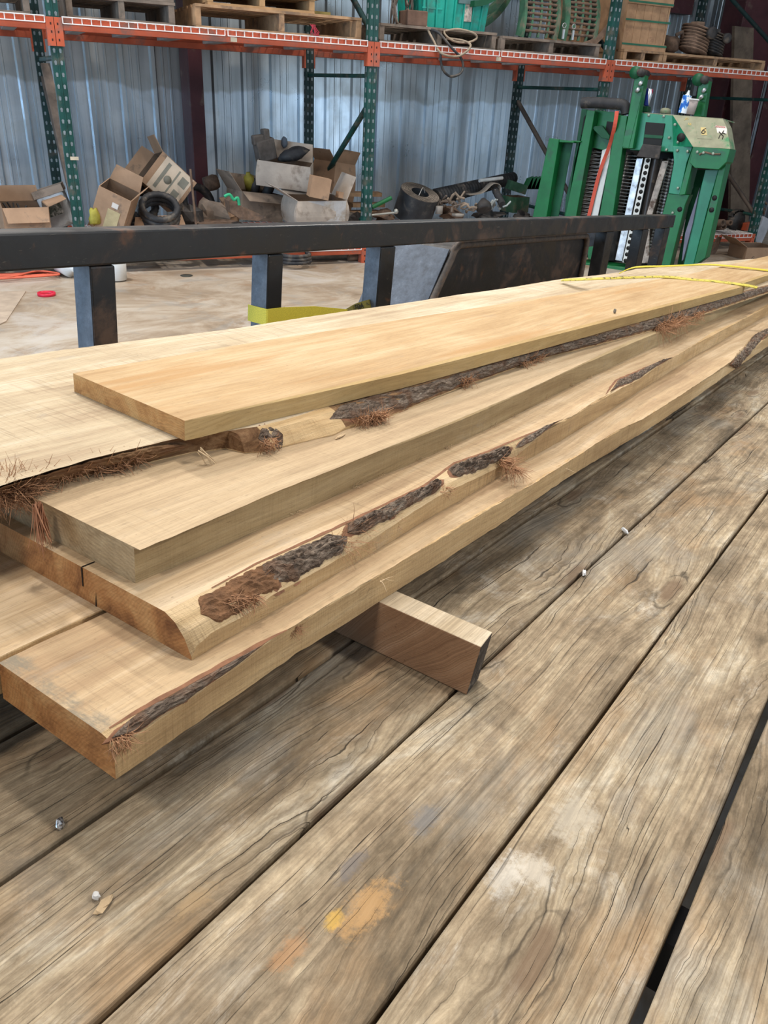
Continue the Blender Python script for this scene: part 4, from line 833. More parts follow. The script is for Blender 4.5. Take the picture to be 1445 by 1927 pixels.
g = G().box((-.15,-.1315,.03),(.15,-.1305,.31), 0, t.R, t.org); t.part('printed_label', g, plain('cream_print', (.58,.47,.36), .7, var=.15))
g = G()
for a, b in (((-.12,.24),(.12,.27)), ((-.13,.15),(.13,.165)), ((-.1,.06),(-.02,.12)), ((.03,.05),(.11,.12))): g.box((a[0],-.1325,a[1]),(b[0],-.132,b[1]), 0, t.R, t.org)
g.lathe([(0,0),(.035,0),(.035,.0008),(0,.0008)], t.org + t.R @ Vector((0,-.1321,.2)), t.R @ rot(0,90,0), 14); t.part('label_print', g, plain('grey_print', (.22,.21,.17), .7))
# hoses
def ring(px, Y, R_, r, tilt, label, n=3, mat=None, name='coiled_hose', rib=True):
    o = BF.Y(px, Y); g = G(); Rm = rot(*tilt)
    for k in range(n):
        pth = []; rad = []
        for j in range(48):
            a = 2*math.pi*j/48; pth.append(o + Rm @ Vector(((R_-.004*k)*math.cos(a), (R_-.004*k)*math.sin(a), k*r*1.7))); rad.append(r*(1+(.12 if j % 2 else -.06) if rib else r))
        g.tube(pth, rad if rib else r, 7, closed=True)
    return single(name, label, 'hose', g, mat or M_RUB)
ring((262,388), 7.45, .13, .03, (0,55,10), 'coil of black hose under the printed carton', 2)
ring((300,405), 7.2, .15, .026, (10,35,-10), 'ribbed black hose coil in front, nearest the cardboard flap', 3)
p0 = BF.Y((305,430), 7.1); g = G().hexa([p0+Vector(v) for v in ((-.23,0,-.02),(.21,0,-.02),(.21,.006,-.02),(-.23,.006,-.02),(-.2,.05,.085),(.18,.05,.10),(.18,.056,.10),(-.2,.056,.085))]); single('cardboard_flap', 'low brown cardboard sheet propped before the hose coil', 'cardboard', g, CARD[0])
# round rusty things by the maroon column
o = BF.Y((372,382), 7.9); g = G().lathe([(.12,-.03),(.17,-.03),(.17,.03),(.12,.03),(.12,-.03)], o, rot(20,70,0), 26); single('rubber_hoop', 'dusty black rubber tyre hoop standing right of the printed carton', 'tyre', g, M_RUB)
g = G().tube([BF.Y((358,318), 7.2), BF.Y((369,425), 7.15)], .010, 8); single('rusty_rod', 'thin rusty rod standing before the maroon column', 'rod', g, M_BRN)
o = BF.Y((385,348), 8.5); g = G().lathe([(0,0),(.07,0),(.075,.1),(.06,.14),(0,.14)], o, rot(0,0,75), 18); single('brown_cylinder', 'brown cylinder lying at the foot of the maroon column', 'cylinder', g, M_BRN)
o = BF.Y((412,422), 7.2); g = G().lathe([(.0,0),(.19,0),(.2,.02),(.17,.03),(.17,.02),(.05,.02),(0,.035)], o+Vector((0,0,-.01)), None, 26); single('brake_disc', 'flat round rusty disc lying between rod and cartons', 'disc', g, M_BRN)
# big carton cluster
t = carton((478,412), 7.72, .44, .30, .24, rot(12,0,6), 'open carton with yellow bottles, left of the white carton', flaps=(120,None,15,40), mat=1)
for k, (px, c, nm, lb) in enumerate((((468,335), M_YEL, 'yellow_bottle', 'yellow plastic bottle in the left open carton'), ((480,347), M_DK, 'black_canister', 'black canister in the left open carton'), ((508,350), M_DK, 'black_canister', 'second black canister in the left open carton, toward the center'))):
    o = BF.Y(px, 7.7); g = G().lathe([(0,-.12),(.045,-.12),(.048,.01),(.02,.035),(.02,.05),(0,.05)], o, rot(20,15,20*(k-1)), 14); single(nm, lb, 'bottle', g, c)
t = carton((535,350), 7.56, .47, .34, .21, rot(-24,2,5), 'wide open carton atop the pile, holding dark castings', flaps=(None,None,12,None), mat=2, bulge=.04)
o = BF.Y((497,275), 7.6); g = G().box((-.09,-.05,-.12),(.09,.05,.06), 0, rot(10,5,-14), o); g.box((-.11,-.03,.02),(.0,.03,.10), 0, rot(10,5,-8), o); g.box((-.01,-.04,.05),(.05,.04,.14), 0, rot(10,0,-5), o); single('cast_bracket', 'dark blocky casting standing up in the top carton', 'machine part', g, plain('dusty_iron', (.10,.085,.075), .75, var=.4, scale=12), bevel=.012)
solid((552,290), 7.52, 'rubber_boot', 'dark rounded rubber piece lying in the top carton', 'rubber part', (.15,.07,.055), M_RUB, 4, rot(0,0,-18), .3)
solid((535,268), 7.68, 'blue_bottle', 'small blue-grey bottle between the castings in the top carton', 'bottle', (.03,.03,.05), plain('bluegrey', (.10,.12,.15)), 5, None, .2)
t = carton((620,400), 8.0, .28, .3, .47, rot(24,0,8), 'tall bulging brown carton behind the pile, right side', flaps=(30,None,None,40), mat=0, bulge=.12)
t = carton((592,420), 7.2, .47, .34, .22, rot(3,3,0), 'broad stained white carton in front of the pile', flaps=(None,25,75,60), mat=2, bulge=.09)
g = G().hexa([t.org+Vector(v) for v in ((-.225,-.178,.0),(.225,-.178,.0),(.225,-.176,.0),(-.225,-.176,.0),(-.228,-.189,.21),(.228,-.189,.21),(.228,-.187,.21),(-.228,-.187,.21))]); t.part('stained_front', g, plain('stained_white', (.46,.45,.45), .8, var=.25, scale=7, dirt=(.33,.27,.21), dirtamt=.6))
t = carton((597,372), 7.02, .17, .13, .17, rot(-8,0,10), 'small tan carton with folded lid on top of the white carton', flaps=(None,None,None,None), open_=False, mat=0)
t = carton((638,372), 7.04, .05, .05, .05, rot(10,0,10), 'tiny tan box beside the small tan carton', open_=False, mat=0)
o = BF.Y((460,400), 7.05); g = G(); pts = [(x, z) for x, z in ((-.13,.09),(-.12,.0),(-.04,-.05),(.12,-.07),(.19,-.04),(.1,.0),(-.02,.045),(-.1,.12))]; g.prism([(o.x+x, 7.05, o.z+z) for x, z in pts], (0,.15,0)); single('curved_shield', 'curved rusty sheet piece in front of the left cartons', 'machine part', g, M_BRN)
g = G().tube(smooth_path([BF.Y(p, 6.98) for p in ((422,370),(432,366),(440,376),(447,372),(450,386))], 4), .013, 6); single('green_twine', 'bright green twine tangled over the curved rusty sheet', 'twine', g, plain('green_twine', (.03,.35,.17), .5))
for k, (px, L) in enumerate((((682,365),.36), ((690,385),.34), ((680,400),.38))):
    o = BF.Y(px, 7.6); g = G().box((-L/2,-.06,-.018),(L/2,.06,.018), 0, rot(4*k-4), o); single('timber_offcut', ('topmost','middle','lowest')[k]+' short brown board in the stack behind the central upright', 'board', g, M_PWD, group='short boards behind the upright')
g = G(); a = BF.Y((700,390), 6.9+.2); b = BF.Y((736,372), 7.1); g.tube([a, b], .022, 4); single('green_bar', 'short bright green bar right of the central upright', 'bar', g, M_JDG)
g = G().tube([BF.Y((698,405), 7.08), BF.Y((745,400), 7.08)], .010, 6); q = BF.Y((745,398), 7.08); g.ball(q, .025, 0, None, 8); single('tie_rod', 'pale metal tie rod lying beside the belt roll', 'rod', g, plain('pale_metal', (.35,.34,.3), .5, .4))
# belt roll
o = BF.Y((775,408), 7.3); t = T('rubber_belt_roll', 'big upright roll of black conveyor belting, right of the central upright', 'roll', BF, o); R = rot(0, 21, 7); R_ = .19; hh = .25; o.z = max(o.z, ZL+.07)
g = G().lathe([(R_,0),(R_,hh)], o, R, 40, cap=False); g.lathe([(.085,0),(.085,hh)][::-1], o, R, 30, cap=False); g.lathe([(.001,.02),(R_,.02)], o, R, 30, cap=False); t.part('belt', g, plain('belt_black', (.03,.032,.036), .5, var=.4, scale=8, dirt=(.09,.08,.07)))
g = G(); k = 0; rr_ = .087
while rr_ < R_: g.lathe([(rr_,hh-.002+.003*(k%2)),(rr_+.0065,hh-.002+.003*(k%2))], o, R, 40, cap=False); rr_ += .008; k += 1
t.part('layered_edge', g, plain('belt_edge', (.22,.18,.145), .85, var=.35, scale=30))
g = G().tube(smooth_path([o+R@Vector(v) for v in ((-.06,-.1,hh+.01),(.0,-.02,hh+.06),(.05,0,hh+.0))], 4), .003, 5); t.part('tie_wire', g, plain('wire', (.4,.38,.35), .4))
# corrugated pipe
a = BF.Y((818,372), 7.5); b = BF.Y((965,335), 8.1); path = []; rad = []
for i in range(90): u = i/89; path.append(a.lerp(b, u)); rad.append(.085*(1-.25*u)*(1 if i % 3 else .88))
g = G().tube(path, rad, 16, smooth=False); single('corrugated_pipe', 'long black corrugated pipe sloping up toward the green machine', 'pipe', g, plain('pipe_black', (.03,.03,.032), .55, var=.4, dirt=(.17,.14,.115), dirtamt=.5))
g = G().tube([BF.Y((902,340),7.45), BF.Y((945,335),7.5)], .018, 8); single('white_tube', 'short white tube lying on the corrugated pipe', 'tube', g, plain('white_plastic', (.6,.6,.58), .4))
g = G().ribbon(smooth_path([BF.Y(p, 7.3) for p in ((880,366),(905,362),(925,345),(938,348),(936,360),(928,356))], 4), .09, (.1,1,0), .006); single('curled_sheet', 'curled grey-brown sheet beside the white tube', 'sheet', g, plain('curl', (.27,.23,.19), .8))
o = BF.Y((972,352), 7.6); g = G().box((-.1,-.05,-.045),(.1,.05,.045), 0, rot(-10,0,14), o); single('grey_green_plate', 'dusty green-grey plate tilted on top of the clutter by the machine', 'plate', g, M_OLDG)
t = carton((968,398), 7.5, .2, .2, .15, rot(5), 'faded green open box low beside the green machine', open_=True, flaps=(None,)*4, mat=1); t.o.children[0].data.materials[0] = M_OLDG
g = G(); o = BF.Y((1000,345), 7.9)
for k in range(4): g.prism([(o.x+.05*k-.1, 7.9, o.z-.06), (o.x+.05*k, 7.9, o.z-.06), (o.x+.05*k+.02, 7.9, o.z+.07), (o.x+.05*k-.05, 7.9, o.z+.05)], (0,.03,0))
single('green_sheet_parts', 'bright green folded sheet parts behind the machine\'s left channel', 'machine part', g, M_JDG)
o = BF.Y((910,385), 7.1); g = G().lathe([(0,.07),(.02,.06),(.07,.0),(.075,-.05),(.06,-.06)][::-1], o, rot(0,-35,10), 16); single('dark_funnel', 'dark bowl-shaped casting in the clutter under the pipe', 'casting', g, M_DK)
g = G().tube([BF.Y((945,385),7.1), BF.Y((932,358),7.3)], .035, 10); single('black_tube', 'fat black tube leaning right of the dark bowl casting', 'tube', g, M_RUB)
for k, (px, nm, lb) in enumerate((((826,396),'steel_cup','small upright grey cup next to the belt roll'), ((862,400),'round_lid','tan round lid low against the rail'))):
    o = BF.Y(px, 7.08); g = G().lathe([(0,-.03),(.035 if k == 0 else .06,-.03),(.035 if k == 0 else .06,.04 if k == 0 else -.01),(0,.04 if k == 0 else -.005)], o, None, 16); single(nm, lb, 'cup' if k == 0 else 'lid', g, plain(nm, (.25,.22,.19), .7))
rr = random.Random(5); TN = ['tangle of tan wires and fittings left of the bowl casting', 'bright bent steel clevis pieces before the bowl casting', 'coil spring and bracket between bowl and wires', 'low brown scrap brackets under the corrugated pipe']
for k, (px, c) in enumerate((((860,380),(.25,.19,.14)), ((930,392),(.35,.38,.38)), ((893,392),(.22,.17,.13)), ((840,385),(.13,.10,.08)))):
    o = BF.Y(px, 7.15); g = G()
    for j in range(12):
        p = o + Vector((rr.uniform(-.09,.09), rr.uniform(-.08,.08), rr.uniform(-.03,.04))); q = p + Vector((rr.uniform(-.1,.1), rr.uniform(-.05,.05), rr.uniform(-.04,.07))); g.tube([p, p.lerp(q,.5)+Vector((0,0,rr.uniform(-.02,.03))), q], rr.uniform(.006,.014), 6)
    single('scrap_parts', TN[k], 'scrap metal', g, plain('scrap%d' % k, c, .7, .3 if k == 1 else 0))
# ---- things on the concrete floor
def onf(px, z=0): return BF.Z(px, z)
o = onf((88,556)); g = G().lathe([(.052,.0005),(.062,.0005),(.062,.022),(.052,.022),(.052,.0005)], o, None, 30); single('red_tape_ring', 'red plastic ring lying on the concrete, seen under the rail at left', 'ring', g, plain('red_plastic', (.62,.02,.05), .4, var=.1))
M_CORD = plain('orange_cord', (.65,.13,.07), .5, var=.15)
g = G()
for k in range(4): g.tube(smooth_path([onf((-60,517+3*k), .008*(k+1)), onf((20,515+2*k), .008*(k+1)), onf((70,513-k), .008*(k+1)), onf((112,513+k), .008*(k+1)), onf((60,518+k), .008*(k+1)), onf((-50,524+k), .008*(k+1))], 5), .007, 6)
single('extension_cord', 'orange extension cord bundle on the floor at far left', 'cord', g, M_CORD)
g = G().tube(smooth_path([BF.Y(p, 6.6) for p in ((375,484),(430,481),(485,476))], 4), .008, 6); 
for k, (px, lb) in enumerate((((130,520),'white plastic jug lying left of the nearest rail post'), ((221,528),'white jug peeking right of the nearest rail post'))):
    o = onf(px); g = G().lathe([(0,-.13),(.075,-.12),(.08,.05),(.03,.1),(.03,.13),(0,.13)], o+Vector((0,0,.081)), rot(20,90,0) if k == 0 else None, 18); 
    if k: g.v = [v+Vector((0,0,.05)) for v in g.v]
    single('white_jug', lb, 'jug', g, plain('jug_white', (.72,.72,.70), .4, var=.08))
pts = [onf(p) for p in ((-60,552),(49,549),(12,606),(-60,640))]; g = G().prism([p+Vector((0,0,.001)) for p in pts], (0,0,.006)); single('cardboard_sheet', 'flat tan cardboard sheet on the floor at the left edge', 'cardboard', g, plain('floor_card', (.42,.33,.25), .85))
o = onf((351,519)); g = G().lathe([(0,.0005),(.05,.0005),(.05,.004),(0,.004)], o, None, 20); single('floor_drain', 'small black round drain cover in the concrete', 'drain', g, plain('drain', (.05,.05,.04), .7))
ring((554,490), 6.95, .14, .016, (0,0,0), 'dark hose coil on the floor beyond the middle rail post', 3, M_RUB, rib=True)
g = G(); a, b = onf((570,490)), onf((712,486)); g.tube([a+Vector((0,0,.03)), b+Vector((0,0,.03))], .03, 4); single('floor_timber', 'grey squared timber on the floor in front of the rack', 'timber', g, plain('grey_timber', (.30,.27,.23), .85, var=.4, scale=10))
g = G(); a, b = onf((655,492)), onf((716,489)); g.tube([a+Vector((0,0,.035)), b+Vector((0,0,.035))], .032, 10); single('rusty_pipe', 'short rusty pipe lying before the grey floor timber', 'pipe', g, M_BRN)
# right-hand clutter beyond the machine
t = carton((1412,492), 6.5, .40, .3, .17, rot(-10,0,0), 'flattened brown carton on the floor at the right edge', flaps=(None,None,100,60), mat=0)
o = t.org + t.R @ Vector((-.10, -.1515, .06))
t.part('printed_mark', text_obj('G', .05, None, BF, plane_M(o, t.R @ Vector((1,0,0)), (0,0,1))), plain('black_print', (.03,.03,.03)))
q = BF.Y((1430,425), 7.2); g = G().box((-.08,-.06,-.19),(.10,.06,.10), 0, rot(5,0,18), q); single('white_jerrycan', 'grey-white jerrycan at the right edge above the carton', 'canister', g, plain('can_white', (.42,.43,.46), .5), bevel=.02)
q = BF.Y((1437,390), 7.3); g = G()
for j in range(8): p = q+Vector((rr.uniform(-.06,.06), rr.uniform(-.05,.05), rr.uniform(-.05,.05))); g.tube([p, p+Vector((rr.uniform(-.08,.08),0,rr.uniform(-.05,.08)))], .014, 6)
single('valve_fittings', 'tan valve fittings piled above the jerrycan', 'fittings', g, M_BRN)
for k, (px, r) in enumerate((((1352,427),.035), ((1362,420),.03), ((1345,420),.04))):
    o = BF.Y(px, 7.08); g = G().lathe([(r*.6,-.12),(r,-.12),(r,.12),(r*.6,.12),(r*.6,-.12)], o, rot(-20+10*k,80,0), 14); single('pipe_stub', ('lowest','middle','upper')[k]+' rusty pipe stub on the low shelf behind the machine\'s right leg', 'pipe', g, M_BRN)
o = BF.Y((1385,415), 7.25); g = G()
for j in range(9): a = j*.22; g.box((-.02,-.03,.10),(.02,.03,.125), 0, Matrix.Rotation(a-1, 3, 'Y'), o)
g.lathe([(0,-.03),(.11,-.03),(.11,.03),(0,.03)], o, rot(0,90,0), 20); single('toothed_wheel', 'dark toothed wheel on the low shelf right of the machine', 'wheel', g, M_DK)
o = BF.Y((1410,425), 7.2); g = G().box((-.09,-.04,-.045),(.09,.04,.04), 0, rot(0,0,-4), o); single('red_bracket', 'orange-red steel bracket at the right end of the low shelf', 'bracket', g, M_ORG, bevel=.006)
p = [BF.Y(q, 6.7) for q in ((1333,484), (1352,445), (1358,447), (1350,470), (1342,484))]; g = G().prism(p, (0,.02,0)); single('plough_point', 'pointed rusty blade standing on the floor behind the right leg', 'blade', g, M_BRN)

rr = random.Random(11)
for k, (px, w_, h_, Yv, m_, lb) in enumerate((((395,400),.16,.10,7.45,CARD[1],'crumpled grey cardboard wedge behind the rusty disc'), ((430,398),.12,.12,7.6,CARD[0],'brown cardboard corner behind the curved rusty sheet'),
      ((232,418),.10,.08,7.35,M_RUB,'dark rubber lump between the tipped carton and the hoses'), ((355,405),.10,.12,7.35,M_DK,'black lump behind the rusty rod'), ((668,412),.12,.06,7.25,M_DK,'dark scrap at the foot of the central upright'),
      ((722,408),.12,.05,7.35,M_BRN,'brown scrap left of the belt roll'), ((850,405),.14,.06,7.3,M_BRN,'brown scrap heap right of the belt roll'), ((915,405),.16,.05,7.35,M_DK,'dark scrap heap below the bowl casting'),
      ((985,408),.14,.05,7.3,M_DK,'dark scrap heap beside the machine\'s left channel'), ((1375,430),.14,.05,7.5,M_DK,'dark scrap heap behind the toothed wheel'), ((20,395),.10,.09,7.6,CARD[0],'brown cardboard piece behind the leftmost carton'))):
    o = BF.Y(px, Yv); g = G().ball(o, (w_, .09, h_), 0, rot(rr.uniform(-30,30),0,rr.uniform(-12,12)), 10, 1.0, k+5); g.sm = [False]*len(g.sm); single('scrap_heap', lb, 'scrap', g, m_)
# ================================================================== GREEN MACHINE (harvester picking unit)
mach = T('picking_unit', 'tall green harvester picking unit with spindle drums, leaning right behind the trailer rail', 'machine', MF, (0,0,0))
def c5(x, y): return (965+x/3.0104, 120+y/3.0104)
def mp(p, y=0): q = MF.Y(c5(*p), y); return Vector((q.x, y, q.z))
def slab(pts, y0, y1, mat, name, parent=None, bevel=.004, label=None):
    P = [mp(p, y0) for p in pts]; g = G().prism(P, (0, y1-y0, 0))
    # keep winding outward
    return mach.part(name, g, mat, parent, bevel, label)
def bar(a, b, w, y, d, mat, name, parent=None):      # upright bar between two pixel points, w in crop pixels
    return slab([(a[0]-w/2,a[1]), (a[0]+w/2,a[1]), (b[0]+w/2,b[1]), (b[0]-w/2,b[1])], y, y+d, mat, name, parent)
M_JDP = plain('machine_green_pale', (.012,.22,.115), .4, var=.2, scale=5, spec=.5)
M_DUSTG = plain('dusty_machine_top', (.30,.30,.20), .7, var=.25, scale=9, dirt=(.08,.24,.11), dirtamt=.42)
M_SIL = plain('bright_steel', (.55,.56,.58), .35, .5, var=.45, scale=14, dirt=(.16,.15,.14), dirtamt=.5); M_BLK = plain('machine_black', (.012,.012,.012), .6)
M_WPL = plain('white_plate', (.68,.72,.72), .5, var=.15)
# side channel at left
slab([(205,420),(262,428),(185,900),(105,900)], 0, .012, M_JDG, 'side_channel_face')
slab([(262,428),(342,440),(345,448),(262,445)], .0, .12, M_JDG, 'side_channel_cap')
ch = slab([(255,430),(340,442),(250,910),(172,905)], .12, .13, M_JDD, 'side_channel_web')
slab([(240,425),(262,428),(184,905),(160,900)], .012, .12, M_JDG, 'side_channel_flange')
a = mp((105,900)); slab([(105,900),(185,900),(140,1180),(60,1180)], 0, .012, M_JDG, 'side_channel_foot')
slab([(330,434),(385,438),(382,445),(330,441)], .02, .06, M_JDG, 'tie_plate')
# posts
slab([(420,262),(465,268),(352,900),(288,900)], .05, .16, M_JDG, 'frame_post')
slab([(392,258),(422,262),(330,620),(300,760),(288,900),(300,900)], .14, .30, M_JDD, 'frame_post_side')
slab([(592,290),(648,296),(560,900),(482,900)], -.02, .10, M_JDG, 'frame_post')
slab([(463,262),(600,278),(560,500),(425,470)], .18, .34, M_JDG, 'gear_cover')
slab([(532,325),(572,330),(550,430),(520,400)], .165, .179, M_BLK, 'cover_opening'); slab([(402,300),(414,290),(395,400),(384,410)], .12, .139, M_BLK, 'cover_opening')
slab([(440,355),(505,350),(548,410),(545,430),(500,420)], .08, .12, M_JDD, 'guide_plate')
slab([(645,300),(720,290),(700,490),(620,480)], .10, .3, M_JDG, 'cover_panel')
# top roller
def mtube(pts, r, mat, name, y=0, n=14, parent=None, ys=None): 
    path = [mp(p, (ys[i] if ys else y)) for i, p in enumerate(pts)]; return mach.part(name, G().tube(smooth_path(path, 5) if len(path) > 2 else path, r, n), mat, parent)
mtube([(392,222),(470,220),(560,226),(620,232),(640,255),(643,285)], .048, M_RUB, 'rubber_roller', .06)
# back wall of the drum chambers
slab([(470,440),(640,470),(560,1110),(380,1110)], .42, .44, M_BLK, 'chamber_back'); slab([(640,470),(930,500),(790,1150),(520,1130)], .42, .44, M_BLK, 'chamber_back')
# spindle drums
def spikes(xa, xb, ya, yb, n, y, L, mat, name, dirx=1, slant=-.2):
    g = G()
    for k in range(n):
        u = k/(n-1); cy = lerp(ya, yb, u); cx = lerp(xa, xb, u); p = mp((cx, cy), y); r = .0055
        g.tube([p, p+Vector((L*dirx, -.03, .004))], [r, r*.5], 5)
        g.ball(p, .014, 0, None, 6)
    return mach.part(name, g, mat)
spikes(440, 372, 500, 850, 18, .22, .11, M_SIL, 'spindles'); spikes(505, 430, 500, 850, 18, .26, -.07, M_SIL, 'spindles')
spikes(650, 575, 520, 880, 20, .15, .115, M_SIL, 'spindles'); spikes(690, 600, 520, 900, 20, .22, -.05, M_DK, 'spindles')
spikes(880, 760, 540, 1120, 32, .2, .05, M_SIL, 'spindles', 1); spikes(905, 785, 545, 1125, 32, .16, -.03, M_SIL, 'spindles', 1)
mtube([(640,500),(545,1110)], .07, M_DK, 'spindle_drum', .36); mtube([(470,480),(380,1000)], .07, M_DK, 'spindle_drum', .38); mtube([(890,540),(770,1130)], .06, M_DK, 'spindle_drum', .32)
slab([(700,535),(738,535),(618,1120),(578,1112)], .06, .08, M_SIL, 'scraper_bar')
hp = slab([(748,535),(782,535),(655,1128),(620,1125)], .03, .036, M_WPL, 'perforated_plate')
g = G()
for k in range(17):
    u = k/16; c = mp((lerp(765,637,u), lerp(548,1115,u)), .0295); g.lathe([(0,0),(.019,0),(.019,.0005),(0,.0005)], c, rot(0,90,0), 10)
mach.part('plate_hole', g, M_BLK, hp)
mtube([(815,540),(700,1130)], .05, plain('worn_drum', (.05,.043,.04), .35, .5, var=.5, dirt=(.22,.16,.11)), 'doffer_column', .10)
slab([(845,550),(882,550),(775,900),(770,1130),(730,1130),(742,900)], .05, .07, plain('rusty_white', (.42,.37,.33), .5, var=.4, scale=20, dirt=(.10,.06,.04)), 'grid_bar')
slab([(505,490),(555,470),(548,540),(480,870),(440,870)], .12, .13, M_WPL, 'moistener_column')
# red strap
g = G().ribbon(smooth_path([mp(p, y) for p, y in (((590,268),-.06), ((575,360),-.05), ((545,470),.06), ((490,620),.10), ((430,862),.10))], 5), .035, (1,0,.1), .004)
mach.part('red_strap', g, plain('red_strap', (.62,.10,.06), .6, var=.2), label='faded red webbing strap hanging down the machine')
# housing
HB0 = [(745,278),(905,290),(912,490),(905,505),(660,488),(700,470)]
hs = slab([(720,278),(905,290),(912,500),(660,488)], .02, .5, M_JDP, 'housing', bevel=.006)
slab([(752,330),(862,338),(838,470),(735,460)], .008, .0195, M_BLK, 'housing_opening', hs); slab([(735,455),(842,465),(828,540),(700,525)], -.05, -.04, M_DK, 'rubber_flap', hs)
slab([(745,400),(850,408),(845,425),(742,418)], .004, .0075, M_JDD, 'inner_crossbar', hs)
# chamfered cheek and sloping top face
yA, yB = .02, -.16
P = lambda x, y, d: mp((x, y), d)
g = G(); g.add([P(905,290,yA), P(1020,470,yB), P(910,470,yA-.03)], [(0,1,2),(2,1,0)]); g.prism([P(905,290,yA), P(1020,470,yB), P(912,470,yA-.02)], (0,.05,0)); mach.part('housing_cheek', g, M_JDP, hs)
fr = [P(905,290,yA), P(1190,315,yA), P(1212,360,yA-.05), P(1232,482,yB), P(1020,470,yB)]
g = G().prism(fr, (0,.2,0)); face = mach.part('sloping_cover', g, M_DUSTG, hs, label='dusty tan-green sloping cover')
nrm = (fr[4]-fr[0]).cross(fr[1]-fr[0]).normalized()
if nrm.y > 0: nrm = -nrm
xd_ = (fr[1]-fr[0]).normalized(); zd_ = (fr[0]-fr[4])
def onface(x, y, lift=.002):
    r = MF.ray(c5(x, y)); d = (fr[0]+nrm*lift-MF.cam).dot(nrm)/r.dot(nrm); return MF.cam + r*d
def decal(pts, mat, name, parent, lift=.003, th=.002):
    q = [onface(*p, lift) for p in pts]; g = G().prism(q, nrm*th); return mach.part(name, g, mat, parent)
hatch = decal([(1032,320),(1140,330),(1150,432),(1045,425)], M_DUSTG, 'hatch', face, .002, .004)
n6 = decal([(1063,360),(1093,362),(1100,405),(1068,403)], plain('number_plate', (.62,.48,.20), .6), 'number_plate', hatch, .007, .001)
def ftext(s, at, size, mat, name, parent, lift): return mach.part(name, text_obj(s, size, None, MF, plane_M(onface(*at, lift), xd_, zd_)), mat, parent)
M_INK = plain('ink', (.03,.025,.02), .7)
ftext('6', (1081,382), .085, M_INK, 'number_six', n6, .0095)
decal([(1150,350),(1205,356),(1212,370),(1222,440),(1165,435)], plain('warning_white', (.68,.63,.58), .6, var=.1), 'warning_label', face, .003, .001)
wl = decal([(1148,350),(1200,355),(1202,364),(1150,360)], plain('warning_red', (.45,.08,.05), .6), 'warning_header', face, .005, .0008)
ftext('DANGER', (1175,357), .022, plain('danger_ink', (.75,.65,.6)), 'warning_word', wl, .0075)
g = G()
for q in (((1195,378),(1182,400)), ((1182,400),(1172,405)), ((1182,400),(1192,410)), ((1172,405),(1165,425)), ((1192,410),(1186,428)), ((1182,400),(1168,385)), ((1190,392),(1204,398))): g.tube([onface(*q[0],.006), onface(*q[1],.006)], .004, 4)
mach.part('warning_figure', g, M_INK, wl)
decal([(1165,440),(1222,445),(1225,470),(1170,465)], plain('warning_text_block', (.38,.22,.15), .7, var=.5, scale=60), 'warning_text_block', face, .003, .001)
ftext('JD', (985,312), .03, plain('gold', (.6,.42,.12)), 'worn_decal', face, .004); ftext('16', (1000,342), .035, plain('gold2', (.6,.42,.12)), 'worn_number', face, .004)
# lower skirt and legs
slab([(1020,470),(1232,482),(1212,555),(1165,600),(1030,590),(1000,560)], yB, yB+.25, M_JDG, 'housing_skirt', hs)
slab([(905,465),(1018,470),(985,560),(945,742),(880,735),(912,560)], -.09, .1, M_JDP, 'leg_gusset', hs)
slab([(1018,470),(1040,480),(975,740),(940,745),(990,560)], -.12, .1, M_JDG, 'leg_gusset', hs)
slab([(878,735),(1000,742),(975,800),(880,1180),(760,1180)], -.08, .06, M_JDG, 'leg'); slab([(1030,600),(1100,600),(1060,720),(955,1170),(925,1170)], .25, .3, M_JDD, 'rear_leg')
slab([(1090,600),(1165,600),(1100,830),(1020,1150),(965,1150),(1050,760)], -.02, .10, M_JDP, 'leg'); slab([(1165,598),(1212,552),(1090,1100),(1020,1150)], -.10, .08, M_JDG, 'leg_flange')
slab([(1058,700),(1020,900),(965,1110),(955,1120),(975,960)], -.04,-.021, plain('grey_seal', (.16,.17,.24), .6), 'rubber_seal')
slab([(1000,610),(1035,600),(1020,700),(990,790)], .1, .11, plain('grey_panel', (.24,.27,.34), .6), 'grey_panel')
g = G()
for p, y, r in (((945,825),-.0815,.022), ((1142,760),-.1015,.022), ((1125,828),-.1015,.022), ((952,418),-.115,.036)): g.lathe([(0,0),(r,0),(r,.001),(0,.001)], mp(p, y), rot(0,90,0), 14); mach.part('bolt_hole', g, M_BLK); g = G()
g = G()
for p, y in (((770,292),.02), ((855,298),.02), ((885,420),-.0), ((918,345),-.04), ((935,445),-.06), ((932,492),-.095), ((990,497),-.11), ((935,705),-.095), ((905,845),-.085), ((1045,500),-.165), ((1080,505),-.165), ((1135,510),-.165), ((870,488),.015)): g.lathe([(0,-.012),(.011,-.012),(.013,.0),(0,0)], mp(p, y), rot(0,-90,0), 8)
mach.part('bolt_head', g, plain('bolt', (.30,.36,.30), .5, .4))
g = G().tube([P(1055,515,yB-.008), P(1085,500,yB-.008), P(1130,512,yB-.008), P(1175,512,yB-.008)], .008, 6); mach.part('worn_handle', g, M_BRN, hs)
